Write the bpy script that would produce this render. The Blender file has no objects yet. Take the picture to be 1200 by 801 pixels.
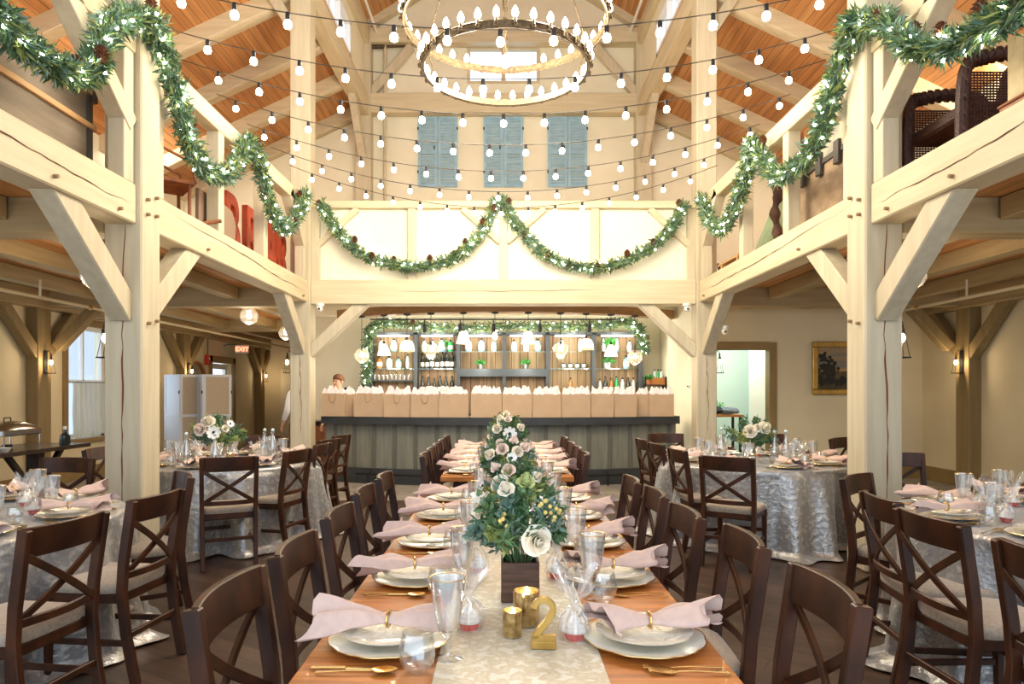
import bpy, bmesh, math, random
from mathutils import Vector, Matrix
V = Vector
pi = math.pi
sc = bpy.context.scene
COL = sc.collection

# ------------------------------------------------------------------ camera, sky, exposure
cd = bpy.data.cameras.new('camera'); cam = bpy.data.objects.new('camera', cd); COL.objects.link(cam)
EYE = 1.45
cam.location = (0, 0, EYE); cam.rotation_euler = (pi/2, 0, 0)
cd.lens = 24; cd.sensor_width = 36; cd.shift_x = 10/1200; cd.shift_y = 57.5/1200; cd.clip_start = .05; cd.clip_end = 200
sc.camera = cam
w = bpy.data.worlds.new('world'); sc.world = w; w.use_nodes = True
w.node_tree.nodes['Background'].inputs[0].default_value = (.72, .85, 1, 1)
w.node_tree.nodes['Background'].inputs[1].default_value = 1.85
sc.view_settings.view_transform = 'Standard'; sc.view_settings.look = 'None'
sc.view_settings.exposure = 0.48; sc.view_settings.gamma = 1; sc.view_settings.use_curve_mapping = False
cy = sc.cycles
cy.use_denoising = True; cy.max_bounces = 7; cy.diffuse_bounces = 4; cy.glossy_bounces = 3
cy.transmission_bounces = 6; cy.transparent_max_bounces = 14; cy.caustics_reflective = False; cy.caustics_refractive = False
cy.sample_clamp_indirect = 4; cy.use_adaptive_sampling = True; cy.adaptive_threshold = .02
LIGHT = dict(chandelier=40, bulb=34, fairy=34, pendant=15, sconce=4.5, bar=7, shelf=22, closet=70, ring=84, string=15, up=80)

# ------------------------------------------------------------------ helpers
def lin(r, g, b):
    f = lambda c: (c/255/12.92) if c/255 <= .04045 else ((c/255+.055)/1.055)**2.4
    return (f(r), f(g), f(b), 1)
def px(x, y, Y):
    return V(((x-590)/800*Y, Y, EYE+(458-y)/800*Y))
def pX(x, y, X):
    Y = 800*X/(x-590); return V((X, Y, EYE+(458-y)/800*Y))
def props(o, label=None, cat=None, group=None, kind=None):
    if label: o['label'] = label
    if cat: o['category'] = cat
    if group: o['group'] = group
    if kind: o['kind'] = kind
    return o
def T(name, label, cat, loc=(0,0,0), rz=0, group=None, kind=None):
    o = bpy.data.objects.new(name, None); COL.objects.link(o)
    o.location = loc; o.rotation_euler = (0, 0, rz); o.empty_display_size = .05
    return props(o, label, cat, group, kind)
KIDS = {}
def adopt(o, parent):
    if parent is not None:
        o.parent = parent; KIDS.setdefault(parent.name, []).append(o)
def dup(o, loc=None, rz=None, label=None, group=None, parent=None, scale=None):
    c = o.copy(); COL.objects.link(c)
    if parent is not None: adopt(c, parent)
    if loc is not None: c.location = loc
    if rz is not None: c.rotation_euler = (0, 0, rz)
    if scale is not None: c.scale = (scale,)*3 if not hasattr(scale, '__len__') else scale
    if label: c['label'] = label
    if group: c['group'] = group
    for k in list(KIDS.get(o.name, [])): dup(k, parent=c)
    return c
class Proto:
    def __init__(s, fn): s.fn = fn; s.o = None
    def __call__(s, loc, rz, label, group=None, scale=None):
        if s.o is None:
            s.o = s.fn(); o = s.o
            o.location = loc; o.rotation_euler = (0, 0, rz); o['label'] = label
            if group: o['group'] = group
            if scale is not None: o.scale = (scale,)*3 if not hasattr(scale, '__len__') else scale
            return o
        return dup(s.o, loc, rz, label, group, scale=(1,1,1) if scale is None else scale)

class M:
    def __init__(s): s.v = []; s.f = []; s.m = []
    def add(s, vs, fs, mi=0):
        b = len(s.v); s.v += [tuple(v) for v in vs]
        s.f += [tuple(i+b for i in f) for f in fs]; s.m += [mi]*len(fs); return s
    def box(s, c, d, R=None, mi=0):
        c = V(c); vs = []
        for z in (-.5, .5):
            for x, y in ((-.5,-.5), (.5,-.5), (.5,.5), (-.5,.5)):
                p = V((x*d[0], y*d[1], z*d[2]))
                if R is not None: p = R @ p
                vs.append(c+p)
        return s.add(vs, [(3,2,1,0), (4,5,6,7), (0,1,5,4), (1,2,6,5), (2,3,7,6), (3,0,4,7)], mi)
    def bb(s, x0, x1, y0, y1, z0, z1, mi=0):
        return s.box(((x0+x1)/2, (y0+y1)/2, (z0+z1)/2), (x1-x0, y1-y0, z1-z0), None, mi)
    def strip(s, pts, w, h, up=(0,0,1), mi=0, ws=None):
        # swept rectangle along pts: w sideways, h along up
        pts = [V(p) for p in pts]; n = len(pts); vs = []; fs = []
        for i, p in enumerate(pts):
            t = (pts[min(i+1, n-1)]-pts[max(i-1, 0)]).normalized()
            sd = t.cross(V(up)).normalized(); u = sd.cross(t).normalized()
            k = ws[i] if ws else 1
            a = sd*w/2*k; b = u*h/2*(k if ws else 1)
            vs += [p-a-b, p+a-b, p+a+b, p-a+b]
        for i in range(n-1):
            o = 4*i
            for j in range(4): fs.append((o+j, o+(j+1) % 4, o+4+(j+1) % 4, o+4+j))
        fs += [(3,2,1,0), (4*n-4, 4*n-3, 4*n-2, 4*n-1)]
        return s.add(vs, fs, mi)
    def tube(s, pts, r, n=8, mi=0, closed=False):
        pts = [V(p) for p in pts]; N = len(pts); vs = []; fs = []; last = None
        for i, p in enumerate(pts):
            a = pts[(i+1) % N] if closed else pts[min(i+1, N-1)]
            b = pts[(i-1) % N] if closed else pts[max(i-1, 0)]
            t = (a-b).normalized()
            if last is None:
                q = V((0,0,1)) if abs(t.z) < .9 else V((1,0,0)); sd = t.cross(q).normalized()
            else:
                sd = (last-t*last.dot(t)).normalized()
            last = sd; u = t.cross(sd)
            rr = r[i] if hasattr(r, '__len__') else r
            for j in range(n):
                an = 2*pi*j/n; vs.append(p+(sd*math.cos(an)+u*math.sin(an))*rr)
        for i in range(N if closed else N-1):
            for j in range(n):
                fs.append((i*n+j, i*n+(j+1) % n, ((i+1) % N)*n+(j+1) % n, ((i+1) % N)*n+j))
        if not closed: fs += [tuple(range(n-1, -1, -1)), tuple(range((N-1)*n, N*n))]
        return s.add(vs, fs, mi)
    def lathe(s, prof, n=24, c=(0,0,0), mi=0, fn=None, caps=True):
        c = V(c); vs = []; fs = []
        for i, (r, z) in enumerate(prof):
            for j in range(n):
                a = 2*pi*j/n; rr, zz = (r, z) if fn is None else fn(r, z, a, i)
                vs.append(c+V((rr*math.cos(a), rr*math.sin(a), zz)))
        for i in range(len(prof)-1):
            for j in range(n): fs.append((i*n+j, i*n+(j+1) % n, (i+1)*n+(j+1) % n, (i+1)*n+j))
        if caps:
            if prof[0][0] > 1e-6: fs.append(tuple(range(n-1, -1, -1)))
            if prof[-1][0] > 1e-6: fs.append(tuple(range((len(prof)-1)*n, len(prof)*n)))
        return s.add(vs, fs, mi)
    def ball(s, c, r, n=10, m=7, mi=0, sc_=(1,1,1)):
        c = V(c)
        prof = [(max(math.sin(pi*i/m), 1e-7), -math.cos(pi*i/m)) for i in range(m+1)]
        vs = []; fs = []
        for (a, z) in prof:
            for j in range(n): vs.append(c+V((a*r*math.cos(2*pi*j/n)*sc_[0], a*r*math.sin(2*pi*j/n)*sc_[1], z*r*sc_[2])))
        for i in range(m):
            for j in range(n): fs.append((i*n+j, i*n+(j+1) % n, (i+1)*n+(j+1) % n, (i+1)*n+j))
        return s.add(vs, fs, mi)
    def grid(s, fn, nu, nv, mi=0, cu=False):
        vs = [fn(i/nu, j/nv) for i in range(nu+(0 if cu else 1)) for j in range(nv+1)]
        fs = []; N = nu if cu else nu+1
        for i in range(nu):
            for j in range(nv): fs.append((i*(nv+1)+j, ((i+1) % N)*(nv+1)+j, ((i+1) % N)*(nv+1)+j+1, i*(nv+1)+j+1))
        return s.add(vs, fs, mi)
    def prism(s, outline, y0, y1, mi=0, ax='y'):
        # outline in (x, z), extruded along y
        n = len(outline)
        P = (lambda a, b, t: V((a, t, b))) if ax == 'y' else ((lambda a, b, t: V((t, a, b))) if ax == 'x' else (lambda a, b, t: V((a, b, t))))
        vs = [P(a, b, y0) for a, b in outline]+[P(a, b, y1) for a, b in outline]
        fs = [tuple(range(n)), tuple(range(2*n-1, n-1, -1))]+[(i, i+n, (i+1) % n+n, (i+1) % n) for i in range(n)]
        return s.add(vs, fs, mi)
    def leaf(s, p, d, nrm, L, W, mi=0, fold=.25):
        sd = d.cross(nrm)
        if sd.length < 1e-5: return
        sd.normalize(); m_ = p+d*L*.45-nrm*W*fold
        s.add([p, m_+sd*W/2+nrm*W*fold*1.6, p+d*L, m_-sd*W/2+nrm*W*fold*1.6, m_], [(0,1,4), (1,2,4), (2,3,4), (3,0,4)], mi)
    def build(s, name, mats, parent=None, bevel=0, smooth=35, seg=1, recalc=True):
        me = bpy.data.meshes.new(name); me.from_pydata(s.v, [], s.f); me.update()
        if not isinstance(mats, (list, tuple)): mats = [mats]
        for m_ in mats: me.materials.append(m_)
        if any(s.m): me.polygons.foreach_set('material_index', s.m)
        if bevel or recalc:
            b = bmesh.new(); b.from_mesh(me)
            if recalc: bmesh.ops.recalc_face_normals(b, faces=b.faces)
            if bevel:
                ed = [e for e in b.edges if len(e.link_faces) == 2 and e.calc_face_angle(0) > .6]
                bmesh.ops.bevel(b, geom=ed, offset=bevel, segments=seg, profile=.6, affect='EDGES', clamp_overlap=True)
            b.to_mesh(me); b.free()
        if smooth:
            me.polygons.foreach_set('use_smooth', [True]*len(me.polygons))
            me.set_sharp_from_angle(angle=math.radians(smooth))
        o = bpy.data.objects.new(name, me); COL.objects.link(o); adopt(o, parent)
        return o
def S(name, m, mat, label=None, cat=None, bevel=0, **k):
    return props(m.build(name, mat, None, bevel, **k), label, cat, None, 'structure')
def RZ(a): return Matrix.Rotation(a, 3, 'Z')
def jit(r, s): return r.uniform(-s, s)
def rdir(r):
    while 1:
        v = V((r.uniform(-1,1), r.uniform(-1,1), r.uniform(-1,1)))
        if .05 < v.length < 1: return v.normalized()
def smooth_path(pts, n=8):
    pts = [V(p) for p in pts]; out = []
    for i in range(len(pts)-1):
        p0 = pts[max(i-1, 0)]; p1 = pts[i]; p2 = pts[i+1]; p3 = pts[min(i+2, len(pts)-1)]
        for k in range(n):
            t = k/n
            out.append(.5*((2*p1)+(p2-p0)*t+(2*p0-5*p1+4*p2-p3)*t*t+(3*p1-p0-3*p2+p3)*t**3))
    return out+[pts[-1]]

# ------------------------------------------------------------------ materials
def mat(name, c, rough=.5, metal=0, c2=None, nscale=(5,5,5), nf=(.35,.65), bump=0, detail=6, emit=0, spec=.5, trans=0, sheen=0, coat=0, ior=1.45, alpha=1, dist=0, n3=None, sss=0, bscale=None):
    m = bpy.data.materials.new(name); m.use_nodes = True; nt = m.node_tree; b = nt.nodes['Principled BSDF']
    col = c if len(c) == 4 else lin(*c)
    b.inputs['Base Color'].default_value = col; b.inputs['Roughness'].default_value = rough; b.inputs['Metallic'].default_value = metal
    b.inputs['Specular IOR Level'].default_value = spec; b.inputs['Transmission Weight'].default_value = trans; b.inputs['IOR'].default_value = ior
    b.inputs['Sheen Weight'].default_value = sheen; b.inputs['Coat Weight'].default_value = coat; b.inputs['Alpha'].default_value = alpha
    if sss: b.inputs['Subsurface Weight'].default_value = sss; b.inputs['Subsurface Scale'].default_value = .02
    if emit:
        b.inputs['Emission Color'].default_value = col; b.inputs['Emission Strength'].default_value = emit
    if c2 is not None or bump:
        tc = nt.nodes.new('ShaderNodeTexCoord'); mp = nt.nodes.new('ShaderNodeMapping'); mp.inputs['Scale'].default_value = nscale
        nt.links.new(tc.outputs['Object'], mp.inputs[0])
        no = nt.nodes.new('ShaderNodeTexNoise'); no.inputs['Scale'].default_value = 1; no.inputs['Detail'].default_value = detail; no.inputs['Distortion'].default_value = dist
        nt.links.new(mp.outputs[0], no.inputs['Vector'])
        if c2 is not None:
            r = nt.nodes.new('ShaderNodeValToRGB'); r.color_ramp.elements[0].position = nf[0]; r.color_ramp.elements[1].position = nf[1]
            r.color_ramp.elements[0].color = col; r.color_ramp.elements[1].color = c2 if len(c2) == 4 else lin(*c2)
            if n3:
                e = r.color_ramp.elements.new(n3[0]); e.color = lin(*n3[1])
            nt.links.new(no.outputs[0], r.inputs[0]); nt.links.new(r.outputs[0], b.inputs['Base Color'])
        if bump:
            bu = nt.nodes.new('ShaderNodeBump'); bu.inputs['Strength'].default_value = bump; bu.inputs['Distance'].default_value = .01
            nt.links.new(no.outputs[0], bu.inputs['Height']); nt.links.new(bu.outputs[0], b.inputs['Normal'])
    return m
def plank_mat(name, c1, c2, gap, L, W, rot=(0,0,0), rough=.5, grain=(1,14,14), off=.5, gw=.004, bump=.3, gmix=.35):
    m = bpy.data.materials.new(name); m.use_nodes = True; nt = m.node_tree; b = nt.nodes['Principled BSDF']; N = nt.nodes.new; Lk = nt.links.new
    b.inputs['Roughness'].default_value = rough
    tc = N('ShaderNodeTexCoord'); mp = N('ShaderNodeMapping'); mp.inputs['Rotation'].default_value = rot; Lk(tc.outputs['Object'], mp.inputs[0])
    br = N('ShaderNodeTexBrick'); br.inputs['Color1'].default_value = lin(*c1); br.inputs['Color2'].default_value = lin(*c2); br.inputs['Mortar'].default_value = lin(*gap)
    br.inputs['Scale'].default_value = 1; br.inputs['Brick Width'].default_value = L; br.inputs['Row Height'].default_value = W
    br.inputs['Mortar Size'].default_value = gw; br.inputs['Mortar Smooth'].default_value = .3; br.offset = off
    Lk(mp.outputs[0], br.inputs['Vector'])
    m2 = N('ShaderNodeMapping'); m2.inputs['Scale'].default_value = grain; Lk(mp.outputs[0], m2.inputs[0])
    no = N('ShaderNodeTexNoise'); no.inputs['Detail'].default_value = 7; no.inputs['Scale'].default_value = 1; no.inputs['Distortion'].default_value = .6; Lk(m2.outputs[0], no.inputs['Vector'])
    rp = N('ShaderNodeValToRGB'); rp.color_ramp.elements[0].position = .3; rp.color_ramp.elements[1].position = .7
    rp.color_ramp.elements[0].color = (.45,.42,.4,1); rp.color_ramp.elements[1].color = (1.25,1.22,1.2,1); Lk(no.outputs[0], rp.inputs[0])
    mx = N('ShaderNodeMix'); mx.data_type = 'RGBA'; mx.blend_type = 'MULTIPLY'; mx.inputs['Factor'].default_value = gmix*2
    Lk(br.outputs['Color'], mx.inputs['A']); Lk(rp.outputs[0], mx.inputs['B']); Lk(mx.outputs['Result'], b.inputs['Base Color'])
    bu = N('ShaderNodeBump'); bu.inputs['Strength'].default_value = bump; bu.inputs['Distance'].default_value = .005; bu.invert = True
    Lk(br.outputs['Fac'], bu.inputs['Height']); Lk(bu.outputs[0], b.inputs['Normal'])
    return m
def clear_mat(name, tint=(1,1,1), gloss=.06, rough=.02, milky=0, mcol=(1,1,1), fres=1.35):
    m = bpy.data.materials.new(name); m.use_nodes = True; nt = m.node_tree; N = nt.nodes.new; Lk = nt.links.new
    nt.nodes.remove(nt.nodes['Principled BSDF']); out = nt.nodes['Material Output']
    tr = N('ShaderNodeBsdfTransparent'); tr.inputs[0].default_value = (*tint, 1)
    gl = N('ShaderNodeBsdfGlossy'); gl.inputs['Roughness'].default_value = rough; gl.inputs['Color'].default_value = (1,1,1,1)
    fr = N('ShaderNodeLayerWeight'); fr.inputs['Blend'].default_value = .5
    pw = N('ShaderNodeMath'); pw.operation = 'POWER'; pw.inputs[1].default_value = 3; Lk(fr.outputs['Facing'], pw.inputs[0])
    ad = N('ShaderNodeMath'); ad.operation = 'MULTIPLY_ADD'; ad.inputs[1].default_value = .85; ad.inputs[2].default_value = gloss; Lk(pw.outputs[0], ad.inputs[0])
    mx = N('ShaderNodeMixShader'); Lk(ad.outputs[0], mx.inputs[0]); Lk(tr.outputs[0], mx.inputs[1]); Lk(gl.outputs[0], mx.inputs[2])
    last = mx
    if milky:
        df = N('ShaderNodeBsdfDiffuse'); df.inputs[0].default_value = (*mcol, 1)
        m2 = N('ShaderNodeMixShader'); m2.inputs[0].default_value = milky; Lk(mx.outputs[0], m2.inputs[1]); Lk(df.outputs[0], m2.inputs[2]); last = m2
    Lk(last.outputs[0], out.inputs[0]); return m
def glow(name, c, st):
    m = bpy.data.materials.new(name); m.use_nodes = True; nt = m.node_tree; nt.nodes.remove(nt.nodes['Principled BSDF'])
    e = nt.nodes.new('ShaderNodeEmission'); e.inputs[0].default_value = c if len(c) == 4 else lin(*c); e.inputs[1].default_value = st
    nt.links.new(e.outputs[0], nt.nodes['Material Output'].inputs[0]); return m

tc1, tc2 = (218,202,168), (198,182,146)
timX = mat('timber_x', tc1, .62, c2=tc2, nscale=(1.2,14,14), nf=(.3,.75), bump=.25)
timY = mat('timber_y', tc1, .62, c2=tc2, nscale=(14,1.2,14), nf=(.3,.75), bump=.25)
timZ = mat('timber_z', (210,197,168), .62, c2=(192,178,148), nscale=(14,14,1.2), nf=(.3,.75), bump=.25)
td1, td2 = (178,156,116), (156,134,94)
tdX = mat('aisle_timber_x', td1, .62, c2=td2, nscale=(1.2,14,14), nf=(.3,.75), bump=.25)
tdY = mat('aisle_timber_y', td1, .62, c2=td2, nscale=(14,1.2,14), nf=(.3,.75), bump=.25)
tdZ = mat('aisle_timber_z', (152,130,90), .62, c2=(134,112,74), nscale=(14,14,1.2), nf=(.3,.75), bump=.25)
darkcrack = mat('crack_dark', (92,58,38), .9)
redcrack = mat('crack_red', (128,66,46), .9)
plaster = mat('plaster', (240,232,206), .85, c2=(233,224,196), nscale=(1.5,1.5,1.5), bump=.06)
plaster_shaded = mat('plaster_shaded', (228,215,182), .85, c2=(220,206,172), nscale=(1.3,1.3,1.3), bump=.06)  # same plaster, colour darkened for the low light under the balconies
trimtan = mat('trim_tan', (150,124,78), .6, c2=(138,112,70), nscale=(3,3,3))
white = mat('white_paint', (238,236,230), .5)
roofboard = plank_mat('roof_board', (212,158,102), (192,134,78), (128,80,42), 6, .12, rot=(0,0,pi/2), rough=.55, grain=(.8,12,12), gw=.005, gmix=.3)
floorwood = plank_mat('floor_wood', (82,60,46), (60,43,33), (28,20,16), 1.4, .17, rot=(0,0,.55), rough=.42, grain=(1.6,16,16), gw=.003, gmix=.45)
tile = plank_mat('floor_tile', (168,160,148), (150,142,132), (96,90,82), .9, .3, rough=.5, grain=(5,5,5), gw=.006, gmix=.2)
chairwood = mat('chair_wood', (82,45,24), .42, c2=(44,24,13), nscale=(9,9,5), nf=(.3,.7), bump=.05, spec=.4)
seatfab = mat('seat_fabric', (176,158,138), .9, c2=(158,140,120), nscale=(60,60,60), bump=.15, sheen=.3)
tablewood = mat('table_wood', (216,136,60), .38, c2=(146,80,32), nscale=(1.4,22,8), nf=(.3,.72), dist=1.2, coat=.15)
runner = mat('runner_velvet', (214,200,168), .5, c2=(228,218,196), nscale=(30,30,30), nf=(.4,.6), bump=.4, sheen=.4, n3=(.48,(200,180,136)), detail=9)
cloth = mat('crushed_velvet', (172,170,170), .32, metal=.6, c2=(204,200,192), nscale=(26,26,26), nf=(.36,.64), bump=1.0, sheen=.4, n3=(.5,(164,161,158)), detail=8)
napk = mat('napkin_linen', (218,188,172), .85, c2=(208,178,166), nscale=(40,40,40), bump=.1, sheen=.3)
china = mat('china', (238,234,222), .18, coat=.4)
china_em = mat('china_embossed', (238,234,222), .22, c2=(222,216,200), nscale=(55,55,55), bump=.5, coat=.3)
gold = mat('gold', (222,184,116), .24, 1)
goldb = mat('gold_brushed', (206,170,96), .38, .85, c2=(186,150,80), nscale=(30,30,8), bump=.2)
mercury = mat('mercury_glass', (226,204,156), .16, .9, c2=(176,150,100), nscale=(50,50,50), bump=.3)
silver = mat('steel', (200,200,200), .22, 1)
black = mat('black_metal', (34,32,32), .45, .3)
glass = clear_mat('thin_glass', (.97,.98,.97), .05)
pane = clear_mat('window_glass', (.97,.985,1), .02)
cello = clear_mat('cellophane', (1,1,1), .13, .15, milky=.06)
cutglass = clear_mat('cut_glass', (.96,.965,.96), .18, .06, milky=.025)
wax = mat('candle_wax', (250,240,215), .5, emit=.6)
redpaper = mat('red_paper', (232,44,32), .6)
icing = mat('icing', (246,238,228), .6, bump=.3, nscale=(60,60,60))
leafA = mat('leaf_green', (72,104,66), .6, c2=(102,132,86), nscale=(9,9,9))
leafB = mat('leaf_blue_green', (90,120,102), .6, c2=(130,154,136), nscale=(9,9,9))
leafC = mat('leaf_yellow_green', (150,160,90), .55)
cone_m = mat('pine_cone', (128,80,50), .7, c2=(92,52,34), nscale=(40,40,40))
bluesh = mat('blue_shutter', (160,194,212), .6, c2=(144,178,196), nscale=(8,8,8))
rose_m = mat('rose_petal', (255,247,230), .6, sss=.1)
rosep = mat('blush_petal', (252,236,226), .6)
anem = mat('anemone_petal', (246,246,240), .6)
ink = mat('dark_center', (30,30,46), .6)
berry = mat('cream_berry', (232,204,120), .4)
barnwood = mat('barn_wood', (150,112,74), .7, c2=(104,78,56), nscale=(9,9,1), nf=(.3,.7), bump=.3)
crate = mat('planter_wood', (96,68,52), .6, c2=(66,46,36), nscale=(4,30,60), nf=(.35,.65), bump=.4)
bulbM = glow('bulb_glow', (1,.86,.62,1), LIGHT['bulb'])
chanM = glow('candle_bulb_glow', (1,.84,.58,1), LIGHT['chandelier'])
fairyM = glow('fairy_glow', (1,.93,.78,1), LIGHT['fairy'])
pendM = glow('pendant_glow', (1,.8,.52,1), LIGHT['pendant'])
def point(parent, loc, W, r=.05, c=(1,.92,.78), name='lamp_light'):
    l = bpy.data.lights.new(name, 'POINT'); l.energy = W; l.color = c; l.shadow_soft_size = r
    o = bpy.data.objects.new(name, l); COL.objects.link(o); o.location = loc
    if parent is not None: adopt(o, parent)
    return o
# ================================================================== THE ROOM
HX = 2.95   # nave half width to the posts' inner faces
YA, YB, YR = 5.45, 10.2, 15.0
PS = .3     # post side
S('floor', M().bb(-7.3, 7.3, -1.5, 9.06, -.1, 0), floorwood)
S('floor', M().bb(-7.3, 7.3, 9.06, 21, -.1, 0), tile)
S('wall_left', M().bb(-7.25, -7, -1.5, 5.8, 0, 3.1).bb(-7.25, -7, 5.8, 8.6, 0, .67).bb(-7.25, -7, 5.8, 8.6, 2.54, 3.1).bb(-7.25, -7, 8.6, 10.95, 0, 3.1).bb(-7.25, -7, 12.1, 12.5, 0, 3.1).bb(-7.25, -7, 13.8, 16.35, 0, 3.1).bb(-7.25, -7, 12.5, 13.8, 0, .67).bb(-7.25, -7, 12.5, 13.8, 2.54, 3.1).bb(-7.25, -7, 17.6, 20.2, 0, 3.1).bb(-7.25, -7, 10.95, 12.1, 0, .67).bb(-7.25, -7, 10.95, 12.1, 2.54, 3.1)
  .bb(-7.25, -7, 16.35, 17.6, 2.15, 3.1), plaster_shaded)
S('wall_left_upper', M().bb(-7.25, -7, -1.5, 15.2, 3.1, 6.0), plaster)
S('wall_right', M().bb(7, 7.25, -1.5, 11.6, 0, 3.1), plaster_shaded)
S('wall_right_upper', M().bb(7, 7.25, -1.5, 15.2, 3.1, 6.0), plaster)
S('wall_back_right', M().bb(3.1, 3.42, 11.4, 11.55, 0, 3.0).bb(4.43, 7, 11.4, 11.55, 0, 3.0).bb(3.42, 4.43, 11.4, 11.55, 2.14, 3.0), plaster_shaded)
S('wall_bar_right', M().bb(3.06, 3.2, 10.5, 13.5, 0, 3.0), plaster)
S('wall_bar_back', M().bb(-3.8, 3.2, 13.4, 13.55, 0, 3.0), plaster)
S('wall_partition', M().bb(-3.9, -3.75, 13.4, 20.1, 0, 3.0), plaster_shaded)
S('wall_far_left', M().bb(-7.1, -3.7, 20, 20.15, 0, 3.0), plaster_shaded)
def zroof(x): return 7.75-.47*(abs(x)-3)
# rear gable wall with its small window
bw = M()
bw.prism([(-7.1,3.1), (7.1,3.1), (7.1,zroof(7.1)+.1), (3,zroof(3)+.1), (3,8.2), (-3,8.2), (-3,zroof(3)+.1), (-7.1,zroof(7.1)+.1)], YR, YR+.15)
bw.bb(-3.1, -.8, YR, YR+.15, 8.2, 9.0).bb(.8, 3.1, YR, YR+.15, 8.2, 9.0).prism([(-3.1,9.0), (3.1,9.0), (3.1,9.45), (0,11.4), (-3.1,9.45)], YR, YR+.15)
S('wall_back_upper', bw, plaster)
wf = T('window_1', None, None, kind='structure')
f = M(); f.bb(-.8, -.73, YR-.02, YR+.1, 8.2, 9.0).bb(.73, .8, YR-.02, YR+.1, 8.2, 9.0).bb(-.73, .73, YR-.02, YR+.1, 8.2, 8.26).bb(-.73, .73, YR-.02, YR+.1, 8.94, 9.0).bb(-.05, .05, YR-.02, YR+.1, 8.26, 8.94)
f.build('window_frame', timX, wf); M().bb(-.73, .73, YR+.04, YR+.05, 8.26, 8.94).build('pane', pane, wf)
# roofs
for sx in (-1, 1):
    rb = M()
    rb.prism([(sx*2.95, zroof(3)+.02), (sx*7.3, zroof(7.3)), (sx*7.3, zroof(7.3)+.12), (sx*2.95, zroof(3)+.14)], -1.5, YR+.1)
    S('ceiling', rb, roofboard)
    S('ceiling', M().prism([(sx*3.3, 9.25), (0, 11.33), (0, 11.45), (sx*3.3, 9.37)], -1.5, YR+.1), roofboard)
    for k in range(12):
        y = YR-.12-1.48*k
        x0, x1 = sx*3.0, sx*7.05
        r = M().prism([(x0, zroof(x0)+.02), (x1, zroof(x1)+.02), (x1, zroof(x1)-.27), (x0, zroof(x0)-.27)], y-.11, y+.11)
        S('rafter', r, timX, bevel=.012)
        if k in (0, 3, 6, 9):
            S('rafter', M().prism([(sx*3.05, 9.24), (0, 11.16), (0, 11.4), (sx*3.05, 9.48)][::1], y-.11, y+.11), timX, bevel=.012)
    # plates and clerestory
    S('wall_plate', M().bb(min(sx*2.9, sx*3.16), max(sx*2.9, sx*3.16), -1.5, YR, 7.38, 7.76), timY, bevel=.012)
    S('wall_plate', M().bb(min(sx*2.9, sx*3.16), max(sx*2.9, sx*3.16), -1.5, YR, 8.92, 9.34), timY, bevel=.012)
    cw = M(); a, b = min(sx*3.0, sx*3.1), max(sx*3.0, sx*3.1)
    cw.bb(a, b, -1.5, YR, 7.7, 7.95).bb(a, b, -1.5, YR, 8.62, 8.95)
    for (y0, y1) in ((-1.5,.6), (4.9,6.0), (9.8,10.75), (13.3,YR)): cw.bb(a, b, y0, y1, 7.95, 8.62)
    S('wall_clerestory', cw, plaster)
    for i, (y0, y1) in enumerate(((.6,4.9), (6.0,9.8), (10.75,13.3))):
        wn = T('window_%d' % (2+i+(3 if sx > 0 else 0)), None, None, kind='structure')
        f = M(); xa, xb = min(sx*2.97, sx*3.08), max(sx*2.97, sx*3.08)
        f.bb(xa, xb, y0, y0+.07, 7.95, 8.62).bb(xa, xb, y1-.07, y1, 7.95, 8.62).bb(xa, xb, y0, y1, 7.95, 8.01).bb(xa, xb, y0, y1, 8.56, 8.62)
        for k in range(1, 3): yy = y0+(y1-y0)*k/3; f.bb(xa, xb, yy-.02, yy+.02, 8.01, 8.56)
        f.build('window_frame', white, wn); M().bb(sx*3.05-.004, sx*3.05+.004, y0+.07, y1-.07, 8.01, 8.56).build('pane', pane, wn)
    # conduit below the upper plate
    props(M().tube([(sx*2.74, 1, 9.2), (sx*2.74, YR-.1, 9.2)], .03, 8).build('conduit', white), 'white conduit running under the %s upper roof plate' % ('left' if sx < 0 else 'right'), 'pipe')
    # balcony floor + aisle joists
    ye = 20 if sx < 0 else YR
    S('ceiling', M().bb(min(sx*3.0, sx*7.1), max(sx*3.0, sx*7.1), -1.5, ye, 3.0, 3.1), roofboard)
    for y0, y1 in ((-1.3, YA), (YA+PS, YB), (YB+PS, 15.0 if sx < 0 else 11.4)):
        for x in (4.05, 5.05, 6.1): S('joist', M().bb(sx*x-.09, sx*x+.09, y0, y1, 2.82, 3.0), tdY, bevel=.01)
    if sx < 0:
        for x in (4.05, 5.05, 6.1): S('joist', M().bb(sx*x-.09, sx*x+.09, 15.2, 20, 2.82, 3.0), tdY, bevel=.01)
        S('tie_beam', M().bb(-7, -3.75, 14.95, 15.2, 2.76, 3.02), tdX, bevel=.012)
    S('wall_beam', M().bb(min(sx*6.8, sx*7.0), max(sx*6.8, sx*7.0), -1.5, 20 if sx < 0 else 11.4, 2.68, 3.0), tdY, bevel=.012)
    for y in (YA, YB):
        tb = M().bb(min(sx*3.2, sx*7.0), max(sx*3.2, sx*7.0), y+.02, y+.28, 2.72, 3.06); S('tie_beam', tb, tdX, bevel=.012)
# gallery floor above the bar
S('ceiling', M().bb(-3.1, 3.1, YB+.3, YR, 3.0, 3.1), plaster)
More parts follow.
